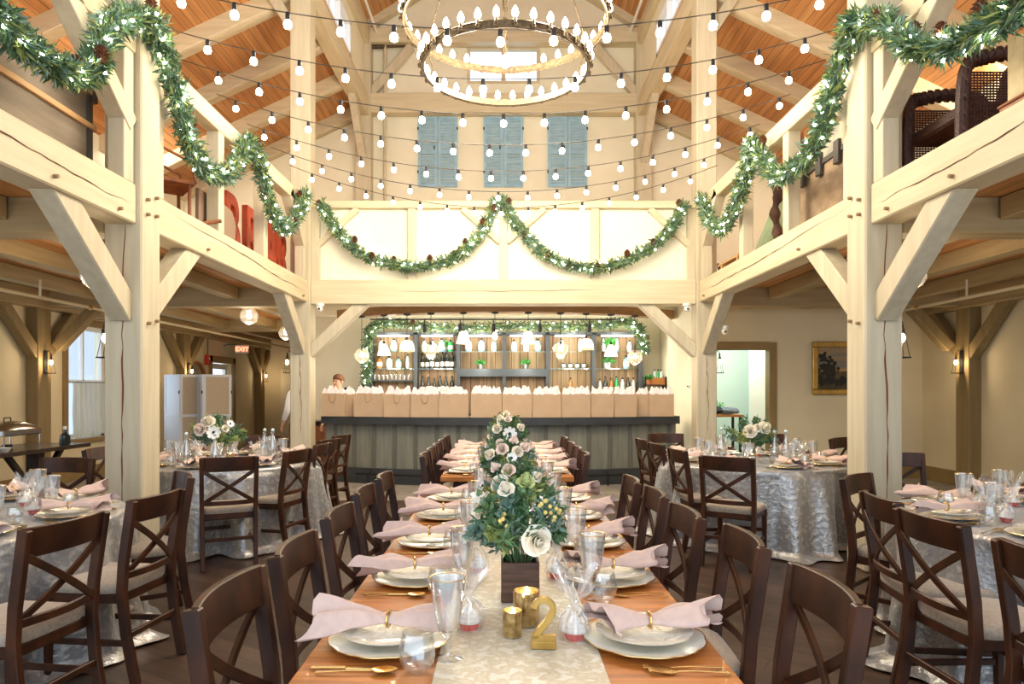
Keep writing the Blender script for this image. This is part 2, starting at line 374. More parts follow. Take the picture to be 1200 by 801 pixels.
# timber posts
def cracks(parent, pts, wd, m, nrm, seed=1, amp=.012):
    r = random.Random(seed); pts = smooth_path(pts, 10); n = len(pts); nrm = V(nrm); k = M(); L = []; R = []
    side = (pts[-1]-pts[0]).normalized().cross(nrm).normalized(); off = 0
    for i, p in enumerate(pts):
        off = off*.8+jit(r, amp); ww = wd*(.35+r.random())*math.sin(pi*(i+.6)/(n+.2))
        c = p+side*off+nrm*.0035; L.append(c-side*ww); R.append(c+side*ww)
    vs = L+R; k.add(vs, [(i, i+1, n+i+1, n+i) for i in range(n-1)])
    return k.build('crack', m, parent, smooth=0, recalc=False)
peg = mat('peg_wood', (150,120,84), .7)
def pegs(parent, pts, ax):
    for p in pts:
        p = V(p); M().tube([p, p+V(ax)*.03], .014, 8).build('peg', peg, parent)
for sx in (-1, 1):
    sd = 'left' if sx < 0 else 'right'
    xi, xo = (2.89, 3.19)
    for y, nm, top in ((YA, 'near', 7.4), (YB, 'far', 7.4)):
        p = T('timber_post', '%s cream timber post standing on the %s side of the hall' % (nm, sd), 'post', (sx*(xi+xo)/2, y+.15, 0), kind='structure')
        xx = (xi+xo)/2
        k = M().box((0,0,top/2), (PS, PS, top)); b = k.build('post_shaft', timZ, p, .012)
        if y == YA:
            cracks(p, [(.0,-.15,.1), (.015*sx,-.15,1.0), (-.01,-.15,2.0), (.01,-.15,3.0)], .006, redcrack, (0,-1,0), 3)
        else:
            cracks(p, [(.0,-.15,.8), (.01,-.15,1.5), (-.01,-.15,2.1)], .006, redcrack, (0,-1,0), 5)
        pegs(p, [(-sx*.15+0, .0-.06, 2.0), (-sx*.15, .07, 2.03), (-sx*.15, -.07, 2.88), (-sx*.15, .07, 2.9), (-sx*.15, -.07, 3.0), (-sx*.15, .07, 3.05)], (-sx, 0, 0))
    # floor beams carrying the balcony
    for j, (y0, y1) in enumerate(((-1.4, YA), (YA+PS, YB))):
        x0, x1 = sorted((sx*2.93, sx*3.17))
        o = T('floor_beam', '%s balcony beam on the %s' % (('near', 'far')[j], sd), 'beam', (0,0,0), kind='structure')
        M().bb(x0, x1, y0, y1, 2.78, 3.1).build('beam_body', timY, o, .012)
        ya = max(y0, 2.5)
        cracks(o, [(sx*2.93, ya+.05, 3.02), (sx*2.93, ya+(y1-ya)*.4, 2.97), (sx*2.93, ya+(y1-ya)*.7, 2.93), (sx*2.93, y1-.1, 2.92)], .005, darkcrack, (-sx,0,0), 7+j, .01)
        pegs(o, [(sx*2.93, y0+1.0 if j else YA-1.0, 2.85), (sx*2.93, y1-.25, 2.84)], (-sx, 0, 0))
    # knee braces along the nave
    def brace(a, b, w_, h_, up, mt, nm='knee_brace'):
        return S(nm, M().strip([a, b], w_, h_, up), mt, bevel=.01)
    for (yp, s) in ((YA, -1), (YA+PS, 1), (YB, -1)):
        brace((sx*3.05, yp-.04*s, 2.08), (sx*3.05, yp+s*.9, 2.86), .17, .2, (0,-s,1), timZ)
    # brace under the gallery beam
    brace((sx*2.93, YB+.15, 2.02), (sx*2.08, YB+.15, 2.82), .17, .17, (0,0,1), timZ)
    # aisle braces under the tie beams
    for y in (YA+.15, YB+.15):
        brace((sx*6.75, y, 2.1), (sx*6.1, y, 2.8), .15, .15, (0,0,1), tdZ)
    # upper braces from posts to rafters and plates
    for y in (YA+.15, YB+.15):
        brace((sx*3.15, y, 6.9), (sx*3.62, y, 7.6), .16, .16, (0,0,1), timZ)
    # rear corner posts and braces
    S('timber_post', M().bb(min(sx*2.86, sx*3.2), max(sx*2.86, sx*3.2), YR-.3, YR, 3.1, 9.0), timZ, bevel=.012)
    brace((sx*3.03, YR-.2, 6.4), (sx*3.03, YR-1.4, 7.5), .15, .2, (0,0,1), timZ)
    brace((sx*2.9, YR-.12, 7.9), (sx*2.0, YR-.12, 8.95), .14, .18, (0,0,1), timZ)
S('gallery_tie', M().bb(-2.9, 2.9, YR-.28, YR-.02, 7.46, 7.88), timX, bevel=.012)
S('gallery_tie', M().bb(-2.9, 2.9, YR-.28, YR-.02, 8.98, 9.3), timX, bevel=.012)
# outer aisle posts with braces
for (sx, y) in ((-1,10.0), (-1,14.6), (-1,19.2), (1,10.0), (-1,5.4), (1,5.4)):
    x0, x1 = sorted((sx*6.82, sx*7.02))
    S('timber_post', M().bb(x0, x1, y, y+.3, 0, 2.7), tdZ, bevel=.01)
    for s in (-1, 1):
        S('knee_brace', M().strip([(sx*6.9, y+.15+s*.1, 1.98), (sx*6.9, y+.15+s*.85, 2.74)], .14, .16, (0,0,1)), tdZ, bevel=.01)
# gallery front: beam, white parapet
gb = T('gallery_beam', 'broad cream beam spanning the hall above the bar', 'beam', kind='structure')
M().bb(-2.89, 2.89, YB+.02, YB+.3, 2.75, 3.12).build('beam_body', timX, gb, .012)
cracks(gb, [(-1.6, YB+.02, 2.93), (0, YB+.02, 2.95), (1.7, YB+.02, 2.96)], .004, darkcrack, (0,-1,0), 21, .008)
gp = T('gallery_parapet', 'white panelled parapet framed in cream timber above the bar', 'railing', kind='structure')
M().bb(-2.85, 2.85, YB+.14, YB+.18, 3.12, 4.22).build('panel', plaster, gp)
M().bb(-2.89, 2.89, YB+.05, YB+.25, 4.2, 4.31).build('top_rail', timX, gp, .008)
for x in (-2.83, -1.38, 0, 1.38, 2.83): M().bb(x-.06, x+.06, YB+.07, YB+.23, 3.12, 4.2).build('rail_post', timZ, gp, .006)
for a, b in (((-.62,4.2), (-.05,3.7)), ((.62,4.2), (.05,3.7)), ((-2.2,4.2), (-2.8,3.65)), ((2.2,4.2), (2.8,3.65))):
    M().strip([(a[0], YB+.12, a[1]), (b[0], YB+.12, b[1])], .09, .11, (0,1,0)).build('rail_brace', timX, gp, .005)
# balcony railings
for sx in (-1, 1):
    for j, (y0, y1, ps) in enumerate(((-1.2, YA, (5.36,3.78,2.3,.9)), (YA+PS, YB, (5.84,7.12,8.45,10.1)))):
        rl = T('balcony_railing', 'cream timber balcony railing, %s stretch on the %s' % (('near','far')[j], 'left' if sx < 0 else 'right'), 'railing', kind='structure')
        x0, x1 = sorted((sx*2.93, sx*3.08))
        M().bb(x0, x1, y0, y1, 4.14, 4.32).build('top_rail', timY, rl, .008)
        for k, y in enumerate(ps):
            z1 = 3.58 if k == (0 if j == 0 else 3) and False else 4.14
            M().bb(x0+.01, x1-.01, y-.07, y+.07, 3.1, z1).build('rail_post', timZ, rl, .006)
        X = sx*3.0
        br = [((5.42,3.56), (4.55,4.24))] if j == 0 else [((5.78,3.75), (6.25,4.22)), ((10.12,3.6), (9.45,4.22))]
        for (a, b) in br: M().strip([(X, a[0], a[1]), (X, b[0], b[1])], .14, .15, (0,0,1)).build('rail_brace', timZ, rl, .006)
# trim around openings
tr = M(); tr.bb(3.28, 3.42, 11.36, 11.56, 0, 2.26).bb(4.43, 4.55, 11.36, 11.56, 0, 2.26).bb(3.42, 4.43, 11.36, 11.56, 2.14, 2.27); S('trim_1', tr, trimtan, bevel=.005)
S('trim_2', M().bb(-7.02, -6.97, 10.83, 10.95, .6, 2.66).bb(-7.02, -6.97, 12.1, 12.22, .6, 2.66).bb(-7.02, -6.97, 10.83, 12.22, 2.54, 2.66).bb(-7.02, -6.9, 10.8, 12.25, .6, .67), trimtan, bevel=.005)
S('trim_3', M().bb(-7.02, -6.96, 16.2, 16.35, 0, 2.3).bb(-7.02, -6.96, 17.6, 17.75, 0, 2.3).bb(-7.02, -6.96, 16.2, 17.75, 2.15, 2.3), trimtan, bevel=.005)
S('baseboard_right', M().bb(6.95, 7, -1.5, 11.4, 0, .22), trimtan, bevel=.005)
S('baseboard_back', M().bb(4.55, 7, 11.35, 11.4, 0, .22), trimtan, bevel=.005)
S('baseboard_left', M().bb(-7, -6.96, -1.5, 16.2, 0, .2), trimtan, bevel=.005)
# doors
d = T('door_1', None, None, kind='structure')
k = M(); k.bb(-7.16, -7.11, 16.37, 16.5, 0, 2.13).bb(-7.16, -7.11, 17.45, 17.58, 0, 2.13).bb(-7.16, -7.11, 16.5, 17.45, 0, .9).bb(-7.16, -7.11, 16.5, 17.45, 2.0, 2.13)
k.build('door_leaf', white, d); M().bb(-7.14, -7.13, 16.5, 17.45, .9, 2.0).build('pane', pane, d)
d = T('door_2', None, None, kind='structure')
k = M().bb(-6.5, -5.6, 19.93, 20, 0, 2.1)
for z0, z1 in ((.2,.9), (1.0,1.95)):
    for x0 in (-6.4, -6.0): k.bb(x0, x0+.3, 19.91, 19.94, z0, z1)
k.build('door_leaf', plaster, d, .01); M().ball((-5.7, 19.88, 1.0), .03).build('door_handle', gold, d)
# window with sash and cafe curtain
wn = T('window_8', None, None, kind='structure')
f = M(); f.bb(-7.15, -7.08, 10.95, 11.03, .67, 2.54).bb(-7.15, -7.08, 12.02, 12.1, .67, 2.54).bb(-7.15, -7.08, 10.95, 12.1, .67, .74).bb(-7.15, -7.08, 10.95, 12.1, 2.47, 2.54).bb(-7.14, -7.09, 10.95, 12.1, 1.58, 1.64).bb(-7.14, -7.09, 11.5, 11.54, .74, 2.47)
f.build('window_frame', white, wn); M().bb(-7.13, -7.12, 11.03, 12.02, .74, 2.47).build('pane', pane, wn)
for nn, (y0, y1) in ((9, (12.5, 13.8)), (10, (5.8, 8.6))):  # unseen extra windows, added to let daylight into the left aisle
    wn = T('window_%d' % nn, None, None, kind='structure'); f = M()
    f.bb(-7.15, -7.0, y0, y0+.08, .67, 2.54).bb(-7.15, -7.0, y1-.08, y1, .67, 2.54).bb(-7.15, -7.0, y0, y1, .67, .74).bb(-7.15, -7.0, y0, y1, 2.47, 2.54).bb(-7.14, -7.09, y0, y1, 1.58, 1.64).bb(-7.14, -7.09, (y0+y1)/2-.03, (y0+y1)/2+.03, .74, 2.47)
    f.build('window_frame', white, wn); M().bb(-7.13, -7.12, y0+.08, y1-.08, .74, 2.47).build('pane', pane, wn)
linen = mat('linen_sheer', (214,220,216), .9, c2=(196,204,200), nscale=(60,60,2), alpha=.9)
cu = T('cafe_curtain', 'sheer white linen cafe curtain covering the lower half of left window', 'curtain', (-6.94, 11.5, 0))
M().tube([(0,-.58,1.6), (0,.6,1.6)], .012).build('curtain_rod', silver, cu)
M().grid(lambda u, v: V((math.sin(u*46)*.018*(.4+v)+.0, -.5+u*1.0+.01*math.sin(v*9), 1.6-v*.9-.02*math.sin(u*14)*v)), 90, 10).build('fabric', linen, cu, recalc=False, smooth=60)
# neighbour's clapboard wall outside the window
S('exterior_wall', M().add([], []).box((-12, 18, 1.8), (.1, 14, 3.8)), plank_mat('siding', (226,230,234), (220,225,230), (150,156,162), 8, .13, rot=(pi/2,0,pi/2), gw=.012, gmix=.05))
# bright closet behind right doorway
mint = mat('mint_wall', (214,232,222), .8)
S('wall_closet', M().bb(3.2, 6.0, 14.2, 14.3, 0, 3.0).bb(5.6, 5.7, 11.55, 14.2, 0, 3.0).bb(3.2, 3.25, 11.55, 14.2, 0, 3.0), mint)
S('wall_closet', M().bb(4.78, 5.6, 13.2, 13.3, 0, 3.0), white)
cl = T('closet_ceiling_light', 'round white ceiling light inside the bright side room on the right', 'light', (4.2, 12.7, 2.8))
M().lathe([(0,-.06), (.12,-.05), (.17,0), (.17,.03), (0,.03)], 24).build('diffuser', glow('closet_glow', (.9,1,.97,1), 6), cl)
point(cl, (0,0,-.2), LIGHT['closet'], .15, (.9,1,.96))
# ================================================================== LAMPS
# chandelier: two iron rings of candle bulbs hung on chains
ch = T('chandelier', 'huge two-tier iron ring chandelier of candle bulbs hanging over the hall', 'chandelier', (0.02, 7.0, 4.76))
iron = mat('aged_iron', (104,86,60), .5, .6, c2=(66,54,40), nscale=(30,30,30))
bulbmesh = None
def ring(z, R, n, h=.032):
    global bulbmesh
    k = M(); k.lathe([(R-.012,-h), (R+.012,-h), (R+.014,h), (R-.014,h), (R-.012,-h)], 72, (0,0,z), caps=False)
    for s in (-1, 1): k.tube([(math.cos(2*pi*i/72)*(R+.012), math.sin(2*pi*i/72)*(R+.012), z+s*h) for i in range(72)], .01, 5, closed=True)
    rg = k.build('ring', iron, ch)
    for i in range(n):
        a = 2*pi*(i+.5)/n
        if bulbmesh is None:
            hb = M().lathe([(.022,-.03), (.024,0), (.013,.01), (.013,.05), (0,.05)], 8).build('candle_socket', iron, ch); hb.location = (math.cos(a)*(R+.03), math.sin(a)*(R+.03), z)
            cb = M().lathe([(.008,.045), (.028,.07), (.031,.095), (.019,.13), (.002,.155)], 10).build('candle_bulb', chanM, hb); bulbmesh = hb
        else: dup(bulbmesh, (math.cos(a)*(R+.03), math.sin(a)*(R+.03), z), parent=ch)
ring(0, .84, 32); ring(.47, 1.03, 36)
for i in range(3):
    a = 2*pi*i/3+.5
    M().tube([(math.cos(a)*.84, math.sin(a)*.84, 0), (math.cos(a)*1.02, math.sin(a)*1.02, .47)], .008, 6).build('hanging_rod', iron, ch)
    M().tube([(math.cos(a)*1.02, math.sin(a)*1.02, .5), (0, 0, 3.0)], .008, 6).build('chain', iron, ch)
k = M(); k.tube([(0,0,.1), (0,0,6.45)], .01, 6)
for i in range(24): k.tube([(math.cos(t)*.018*(i % 2), math.cos(t)*.018*((i+1) % 2), .15+i*.05+math.sin(t)*.03) for t in [2*pi*q/8 for q in range(8)]], .004, 4, closed=True)
k.build('chain', iron, ch)
M().lathe([(.01,.0), (.05,.03), (.055,.1), (.01,.14)], 12).build('hub_bulb', chanM, ch)
for i in range(6): a = 2*pi*i/6; point(ch, (math.cos(a)*.75, math.sin(a)*.75, .2), LIGHT['ring'], .15)
# festoon strings
SY = [4.75, 5.5, 6.2, 6.97, 7.8, 8.6, 9.35]
wireM = mat('cable', (70,62,52), .6)
sbulb = None; names = ['nearest', 'second nearest', 'third nearest', 'middle', 'third farthest', 'second farthest', 'farthest']
for i, Y in enumerate(SY):
    t = T('string_light', '%s of the seven strings of round bulbs swagged between the balcony railings' % names[i], 'string light', (0, Y, 0), group='festoon bulb strings across the hall')
    ze = 4.42+.02*i; zc = 3.96; hx = 2.93
    zf = lambda x: zc+(ze-zc)*(x/hx)**2
    M().tube([(x, 0, zf(x)) for x in [hx*(q/16-1) for q in range(33)]], .0045, 4).build('wire', wireM, t)
    r = random.Random(i); x = -hx+.15+r.random()*.2
    while x < hx-.05:
        if sbulb is None:
            sbulb = M().lathe([(0,-.0), (.016,-.0), (.018,-.05), (.012,-.06)], 10).build('socket', black, t); sbulb.location = (x, 0, zf(x))
            M().lathe([(.012,-.05), (.024,-.064), (.0295,-.083), (.024,-.104), (.001,-.114)], 12).build('bulb', bulbM, sbulb)
        else: dup(sbulb, (x, 0, zf(x)), parent=t)
        x += .37
    point(t, (0, 0, 3.75), LIGHT['string']*(1-.135*i), .3)
# wall sconces
scon_mat = glow('sconce_glow', (1,.72,.36,1), 60)
def mk_sconce():
    t = T('wall_sconce', '', 'wall lamp')
    M().bb(-.05, .05, -.012, .012, -.2, .26).build('back_plate', black, t, .004)
    k = M().tube([(0,0,.22), (0,-.06,.26), (0,-.11,.2), (0,-.11,.12)], .008, 6); k.lathe([(.02,.12), (.022,.07), (0,.07)], 10, (0,-.11,0)); k.build('arm', black, t)
    M().bb(-.07, .07, -.17, .0, -.2, -.185).build('tray', black, t)
    k = M()
    for a, b in ((-.06,-.16), (.06,-.16), (-.06,-.02), (.06,-.02)): k.tube([(a, b, -.19), (a*.3, -.1, .2)], .004, 5)
    k.build('cage', black, t)
    M().lathe([(.012,.075), (.03,.04), (.032,.015), (.02,-.015), (.001,-.03)], 10, (0,-.11,0)).build('bulb', scon_mat, t)
    point(t, (0,-.2,0), LIGHT['sconce'], .04, (1,.75,.46))
    return t
sconce = Proto(mk_sconce)
for (loc, rz, lb) in (((-6.81,10.15,1.86), pi/2, 'black sconce on the left wall post just before the curtained window'),
                      ((-6.81,14.75,1.86), pi/2, 'black sconce on the left wall post above the folding screen'),
                      ((-6.81,19.35,1.86), pi/2, 'black sconce on the farthest left wall post near the panelled door'),
                      ((6.81,10.15,1.86), -pi/2, 'black sconce on the timber post of the right side wall'),
                      ((-3.2,10.35,1.87), -pi/2, 'black sconce on the aisle side of the far left hall post'),
                      ((3.2,10.35,1.87), pi/2, 'black sconce on the aisle side of far right post beside doorway'),
                      ((3.2,5.62,1.87), pi/2, 'black sconce on the aisle side of the near right hall post'),
                      ((-3.2,5.62,1.87), -pi/2, 'black sconce on the aisle side of the near left hall post')):
    sconce(loc, rz, lb, 'black bulb sconces', .75)
def mk_up():  # added fixture, only there to brighten the upper walls and roof
    t = T('added_uplight', '', 'wall lamp'); M().lathe([(0,0), (.05,0), (.07,.06), (.065,.06), (.045,.01), (0,.01)], 16).bb(-.11,.11,-.02,.02,-.02,.01).build('reflector', iron, t)
    M().ball((0,0,.035), .025).build('bulb', pendM, t); point(t, (0,0,.12), LIGHT['up'], .12, (1,.9,.76)); return t
upl = Proto(mk_up)
for sx in (-1, 1):
    for y, nm in ((6.5,'near'), (9.2,'middle'), (12.6,'rear')): upl((sx*6.9, y, 5.6), 0, 'small fill uplight added on the %s balcony outer wall, %s one' % ('left' if sx < 0 else 'right', nm), 'added balcony fill uplights')
# aisle globe pendants
def mk_globe():
    t = T('globe_pendant', '', 'pendant lamp')
    M().lathe([(0,.17), (.05,.17), (.055,.15), (.03,.13), (.03,.1)], 16).tube([(0,0,.15), (0,0,.36)], .006, 6).build('lamp_holder', silver, t)
    M().lathe([(.05,.13), (.1,.1), (.14,.03), (.14,-.03), (.11,-.09), (.05,-.13), (.001,-.14)], 24).build('globe_shade', clear_mat('ribbed_glass', (.95,.95,.93), .14, .12, milky=.12), t)
    M().ball((0,0,.0), .045).build('bulb', pendM, t)
    point(t, (0,0,-.2), LIGHT['pendant'], .12, (1,.8,.55))
    return t
globe = Proto(mk_globe)
for loc, lb in (((-4.15,6.95,2.62), 'clear globe pendant half hidden behind the big left knee brace'), ((-4.1,11.0,2.66), 'large clear globe pendant between the two left hall posts'),
                ((-4.4,13.8,2.62), 'clear globe pendant beside the far left hall post'), ((4.15,6.95,2.62), 'clear globe pendant half hidden behind the big right knee brace'),
                ((4.15,3.2,2.62), 'clear globe pendant over the near right round table'), ((-4.15,3.2,2.62), 'clear globe pendant over the near left round table')):
    globe(loc, 0, lb, 'clear globe pendants in the side aisles')
# sprinkler pipes
for sx, sd in ((-1,'left'), (1,'right')):
    t = T('sprinkler_pipe', 'cream sprinkler pipe running under the %s aisle ceiling' % sd, 'pipe', (sx*5.7, 0, 0))
    ye = 19 if sx < 0 else 11.3
    M().tube([(0,-1,2.6), (0,ye,2.6)], .022, 8).build('pipe', timY, t)
    for y in (3.0, 6.2, 8.4, 10.9): M().tube([(0,y,2.6), (0,y,2.82)], .014, 6).build('pipe_hanger', timZ, t)
    for y in (7.2, 9.4): M().tube([(0,y-.03,2.6), (0,y+.03,2.6)], .034, 8).build('pipe_coupling', gold, t)
t = T('conduit_pipe', 'thin vertical riser pipe on the upper rear wall left of the shutters', 'pipe', (-2.58, YR-.12, 0))
M().tube([(0,0,5.6), (0,0,9.0)], .035, 8).build('pipe', timZ, t); M().tube([(0,0,8.95), (.6,0,8.98)], .03, 8).tube([(-.3,0,8.95), (0,0,8.95)], .045, 8).build('valve_fitting', iron, t)

# ================================================================== GARLANDS
fairymesh = [None]; conemesh = [None]
def leaves_along(path, R, n, L, W, r, k, fn=None, mats_=(0,0,0,1,1,2)):
    N = len(path)-1
    for _ in range(n):
        u = r.random()*N; i = int(u); p = path[i].lerp(path[i+1], u-i); tg = (path[i+1]-path[i]).normalized()
        d = rdir(r); d = (d-tg*d.dot(tg)*.3).normalized()
        rr = R*(.15+.75*r.random())
        q = p+d*rr; dd = (d*.5+tg*r.choice((-1, 1))*r.random()*1.1+rdir(r)*.4).normalized()
        k.leaf(q, dd, rdir(r), L*(.6+.7*r.random()), W*(.7+.6*r.random()), r.choice(mats_))
def garland(name, label, pts, R, n, L, W, nl, nc, seed, cat='garland'):
    r = random.Random(seed); path = smooth_path(pts, 8); o = path[0].copy(); path = [p-o for p in path]
    t = T(name, label, cat, o, group='lit evergreen garlands')
    k = M(); k.tube(path, R*.28, 6)
    leaves_along(path, R, n, L, W, r, k)
    fo = k.build('foliage', [leafA, leafB, leafC], t, smooth=0, recalc=False); fo['kind'] = 'stuff'
    N = len(path)-1
    for i in range(nl):
        u = (i+r.random())/nl*N; q = int(u); p = path[q].lerp(path[min(q+1, N)], u-q)+rdir(r)*R*(.75+.3*r.random())
        if fairymesh[0] is None:
            f = M().ball((0,0,0), .0135, 6, 4).build('fairy_light', fairyM, t); f.location = p; fairymesh[0] = f
        else: dup(fairymesh[0], p, parent=t)
    for i in range(nc):
        u = (i+.5+jit(r,.3))/nc*N; q = int(u); p = path[q].lerp(path[min(q+1, N)], u-q)+rdir(r)*R*.8
        if conemesh[0] is None:
            c = M()
            for a in range(9):
                zz = a*.011; rr = .034*math.sin(pi*(a+1.2)/10.5)
                for b in range(8):
                    an = 2*pi*b/8+a*.4; d = V((math.cos(an), math.sin(an), .25)).normalized(); c.leaf(V((0,0,zz)), d, V((0,0,1)), rr*1.4, .018)
            c.ball((0,0,.045), .02, 6, 5, sc_=(1,1,2.2)); f = c.build('pine_cone', cone_m, t, smooth=0, recalc=False); f.location = p; f.scale = (1.3,)*3; conemesh[0] = f
        else: dup(conemesh[0], p, parent=t, rz=r.random()*6)
    return t
def gp_(pts, X): return [pX(x, y, X) for x, y in pts]
garland('evergreen_garland', 'thick lit garland swagged along the near left balcony railing', gp_([(-30,-5), (0,22), (40,62), (95,88), (112,72), (128,32), (150,22)], -2.8)+[V((-2.72,5.38,4.35))], .085, 4200, .085, .022, 60, 8, 1)
garland('evergreen_garland', 'thick lit garland swagged along the near right balcony railing', gp_([(1225,-35), (1195,8), (1160,30), (1110,55), (1065,52), (1035,25), (1010,28)], 2.8)+[V((2.72,5.38,4.35))], .085, 4200, .085, .022, 60, 8, 2)
garland('evergreen_garland', 'lit garland draped over the left railing between the two hall posts', gp_([(166,22), (188,50), (205,105), (222,165), (245,203), (272,200), (292,166), (305,195), (318,245), (335,268), (352,245), (357,226)], -2.8), .085, 6000, .085, .022, 98, 9, 3)
garland('evergreen_garland', 'lit garland draped over the right railing between the two hall posts', gp_([(1008,35), (988,60), (974,110), (962,150), (940,190), (912,207), (893,185), (880,168), (874,205), (862,240), (845,268), (830,255), (822,232)], 2.8), .085, 6000, .085, .022, 98, 9, 4)
Yg = YB-.02
garland('evergreen_garland', 'lit garland forming the left swag on the white gallery parapet', [px(x, y, Yg) for x, y in ((376,238), (395,270), (430,300), (480,312), (530,303), (562,275), (582,235))], .075, 3200, .085, .025, 54, 10, 5)
garland('evergreen_garland', 'lit garland forming the right swag on the white gallery parapet', [px(x, y, Yg) for x, y in ((588,234), (605,262), (640,298), (690,314), (740,302), (780,275), (802,240))], .075, 3200, .085, .025, 54, 10, 6)
garland('evergreen_garland', 'lit garland along the top and sides of the back bar shelving', [px(x, y, 12.85) for x, y in ((428,462), (430,420), (434,388), (455,378), (520,384), (600,382), (680,382), (735,378), (752,392), (755,410))], .085, 4200, .1, .028, 90, 6, 7)

# ================================================================== REAR WALL SHUTTERS
def mk_shutter():
    t = T('louvred_shutter', '', 'shutter')
    M().bb(-.43, -.01, -.03, .0, 0, .06).bb(-.43, -.37, -.03, 0, .06, 1.55).bb(-.07, -.01, -.03, 0, .06, 1.55).bb(-.37, -.07, -.03, 0, 1.48, 1.56).bb(-.37, -.07, -.03, 0, .72, .8)\
      .bb(.01, .43, -.03, .0, 0, .06).bb(.37, .43, -.03, 0, .06, 1.55).bb(.01, .07, -.03, 0, .06, 1.55).bb(.07, .37, -.03, 0, 1.48, 1.56).bb(.07, .37, -.03, 0, .72, .8).build('shutter_frame', bluesh, t)
    k = M(); Rx = Matrix.Rotation(.6, 3, 'X')
    for s in (-.22, .22):
        for i in range(22):
            z = .09+i*.065
            if abs(z-.76) > .045: k.box((s, -.015, z), (.3, .008, .05), Rx)
    k.build('louvres', bluesh, t)
    for x in (-.43, .43):
        for z in (.3, 1.25): M().bb(x-.015, x+.015, -.035, -.025, z, z+.06).build('hinge', black, t)
    M().bb(-.09, -.06, -.04, -.03, .82, .9).build('latch', black, t)
    return t
shutter = Proto(mk_shutter)
for x, lb in ((513,'left'), (590,'centre'), (665,'right')):
    shutter(((x-590)/800*14.97, 14.98, 5.92), 0, 'weathered blue louvred shutter pair, %s one of three high on the rear wall' % lb, 'blue shutters on the rear wall')

# ================================================================== THE BAR
def arcY(x, y0=10.45, k=.075): return y0+k*x*x*.98
barM = mat('bar_panel', (132,130,116), .6, c2=(112,112,100), nscale=(14,14,1.5)); barD = mat('bar_dark', (58,60,62), .5, c2=(48,50,52), nscale=(3,12,12)); battM = mat('bar_batten', (92,90,80), .6)
bar = T('bar_counter', 'long bowed bar counter with grey board panels and dark slab top', 'bar counter', (0, 0, 0))
def arcslab(k, x0, x1, n, dy0, dy1, z0, z1, off=0):
    for i in range(n):
        a, b = x0+(x1-x0)*i/n, x0+(x1-x0)*(i+1)/n
        Ya, Yb = arcY(a), arcY(b)
        k.add([(a,Ya+dy0,z0), (b,Yb+dy0,z0), (b,Yb+dy1,z0), (a,Ya+dy1,z0), (a,Ya+dy0,z1), (b,Yb+dy0,z1), (b,Yb+dy1,z1), (a,Ya+dy1,z1)], [(3,2,1,0), (4,5,6,7), (0,1,5,4), (1,2,6,5), (2,3,7,6), (3,0,4,7)])
    return k
arcslab(M(), -2.88, 2.78, 30, 0, .06, .2, .93).build('front_panel', barM, bar)
arcslab(M(), -2.93, 2.82, 30, -.12, .55, .93, 1.05).build('bar_top', barD, bar)
arcslab(M(), -2.88, 2.78, 30, -.05, .5, 0, .24).build('plinth', barD, bar)
k = M()
for i in range(17):
    x = -2.7+i*.335; y = arcY(x); k.bb(x-.03, x+.03, y-.02, y, .24, .93)
k.build('batten', battM, bar)
k = M().tube([(x, arcY(x)-.2, .17) for x in [-2.3+q*.25 for q in range(18)]], .018, 8)
for x in (-2.1, -1.2, .3, 1.6): k.tube([(x, arcY(x)-.2, .17), (x, arcY(x)-.18, 0)], .012, 6).tube([(x, arcY(x)-.2, .17), (x, arcY(x), .2)], .012, 6)
k.build('foot_rail', black, bar)
# gift bags on the bar
paper = mat('kraft_paper', (196,166,134), .8, c2=(186,156,124), nscale=(3,3,3), bump=.15)
tissue = mat('tissue_paper', (250,236,230), .8, c2=(246,222,220), nscale=(20,20,20)); twine = mat('twisted_handle', (186,148,106), .8)
def gift_bag(i, x0, x1, back, hand, nm):
    y = arcY((((x0+x1)/2)-590)/800*10.5)-.06
    Yf = y+(.13 if back else 0); w_ = (x1-x0+.2)/800*Yf; cx = ((x0+x1)/2-590)/800*Yf; r = random.Random(i); h = .36+jit(r,.008)
    slope = .15*.98*cx*.5
    t = T('gift_bag', nm, 'gift bag', (cx, Yf, 1.05), math.atan(slope)*.7, 'kraft gift bags lined up on the bar')
    k = M(); a = w_/2; d = .05
    k.add([(-a,-d,0), (a,-d,0), (a,d,0), (-a,d,0), (-a,-d*.9,h), (a,-d*.9,h), (a,d*.9,h), (-a,d*.9,h)], [(3,2,1,0), (0,1,5,4), (1,2,6,5), (2,3,7,6), (3,0,4,7)])
    k.bb(-a, a, -d-.002, -d, 0, .012)
    k.build('bag_body', paper, t, 0, 0)
    k = M(); n = max(3, int(w_/.05))
    nx = max(4, int(w_/.03)); ny = 5
    def tz(i_, j_):
        u, v = i_/nx, j_/ny; ed = min(u, 1-u)*nx > .5 and 0 < j_ < ny
        return V((-a*.95+2*a*.95*u+jit(r,.012), -d*.9+2*d*.9*v+jit(r,.01), h-.01+((.05+.09*r.random()**1.5) if ed else (.0 if j_ in (0, ny) else .03*r.random()))))
    vs = [tz(i_, j_) for i_ in range(nx+1) for j_ in range(ny+1)]
    fs = []
    for i_ in range(nx):
        for j_ in range(ny):
            o_ = i_*(ny+1)+j_; fs += [(o_, o_+ny+1, o_+1), (o_+1, o_+ny+1, o_+ny+2)] if (i_+j_) % 2 else [(o_, o_+ny+1, o_+ny+2), (o_, o_+ny+2, o_+1)]
    k.add(vs, fs)
    k.build('tissue_paper', tissue, t, smooth=0, recalc=False)
    if hand:
        k = M().tube([(-.055,-d-.004,h-.01), (-.045,-d-.01,h-.09), (-.02,-d-.012,h-.135), (.02,-d-.012,h-.135), (.045,-d-.01,h-.09), (.055,-d-.004,h-.01)], .006, 6)
        k.build('handle', twine, t)
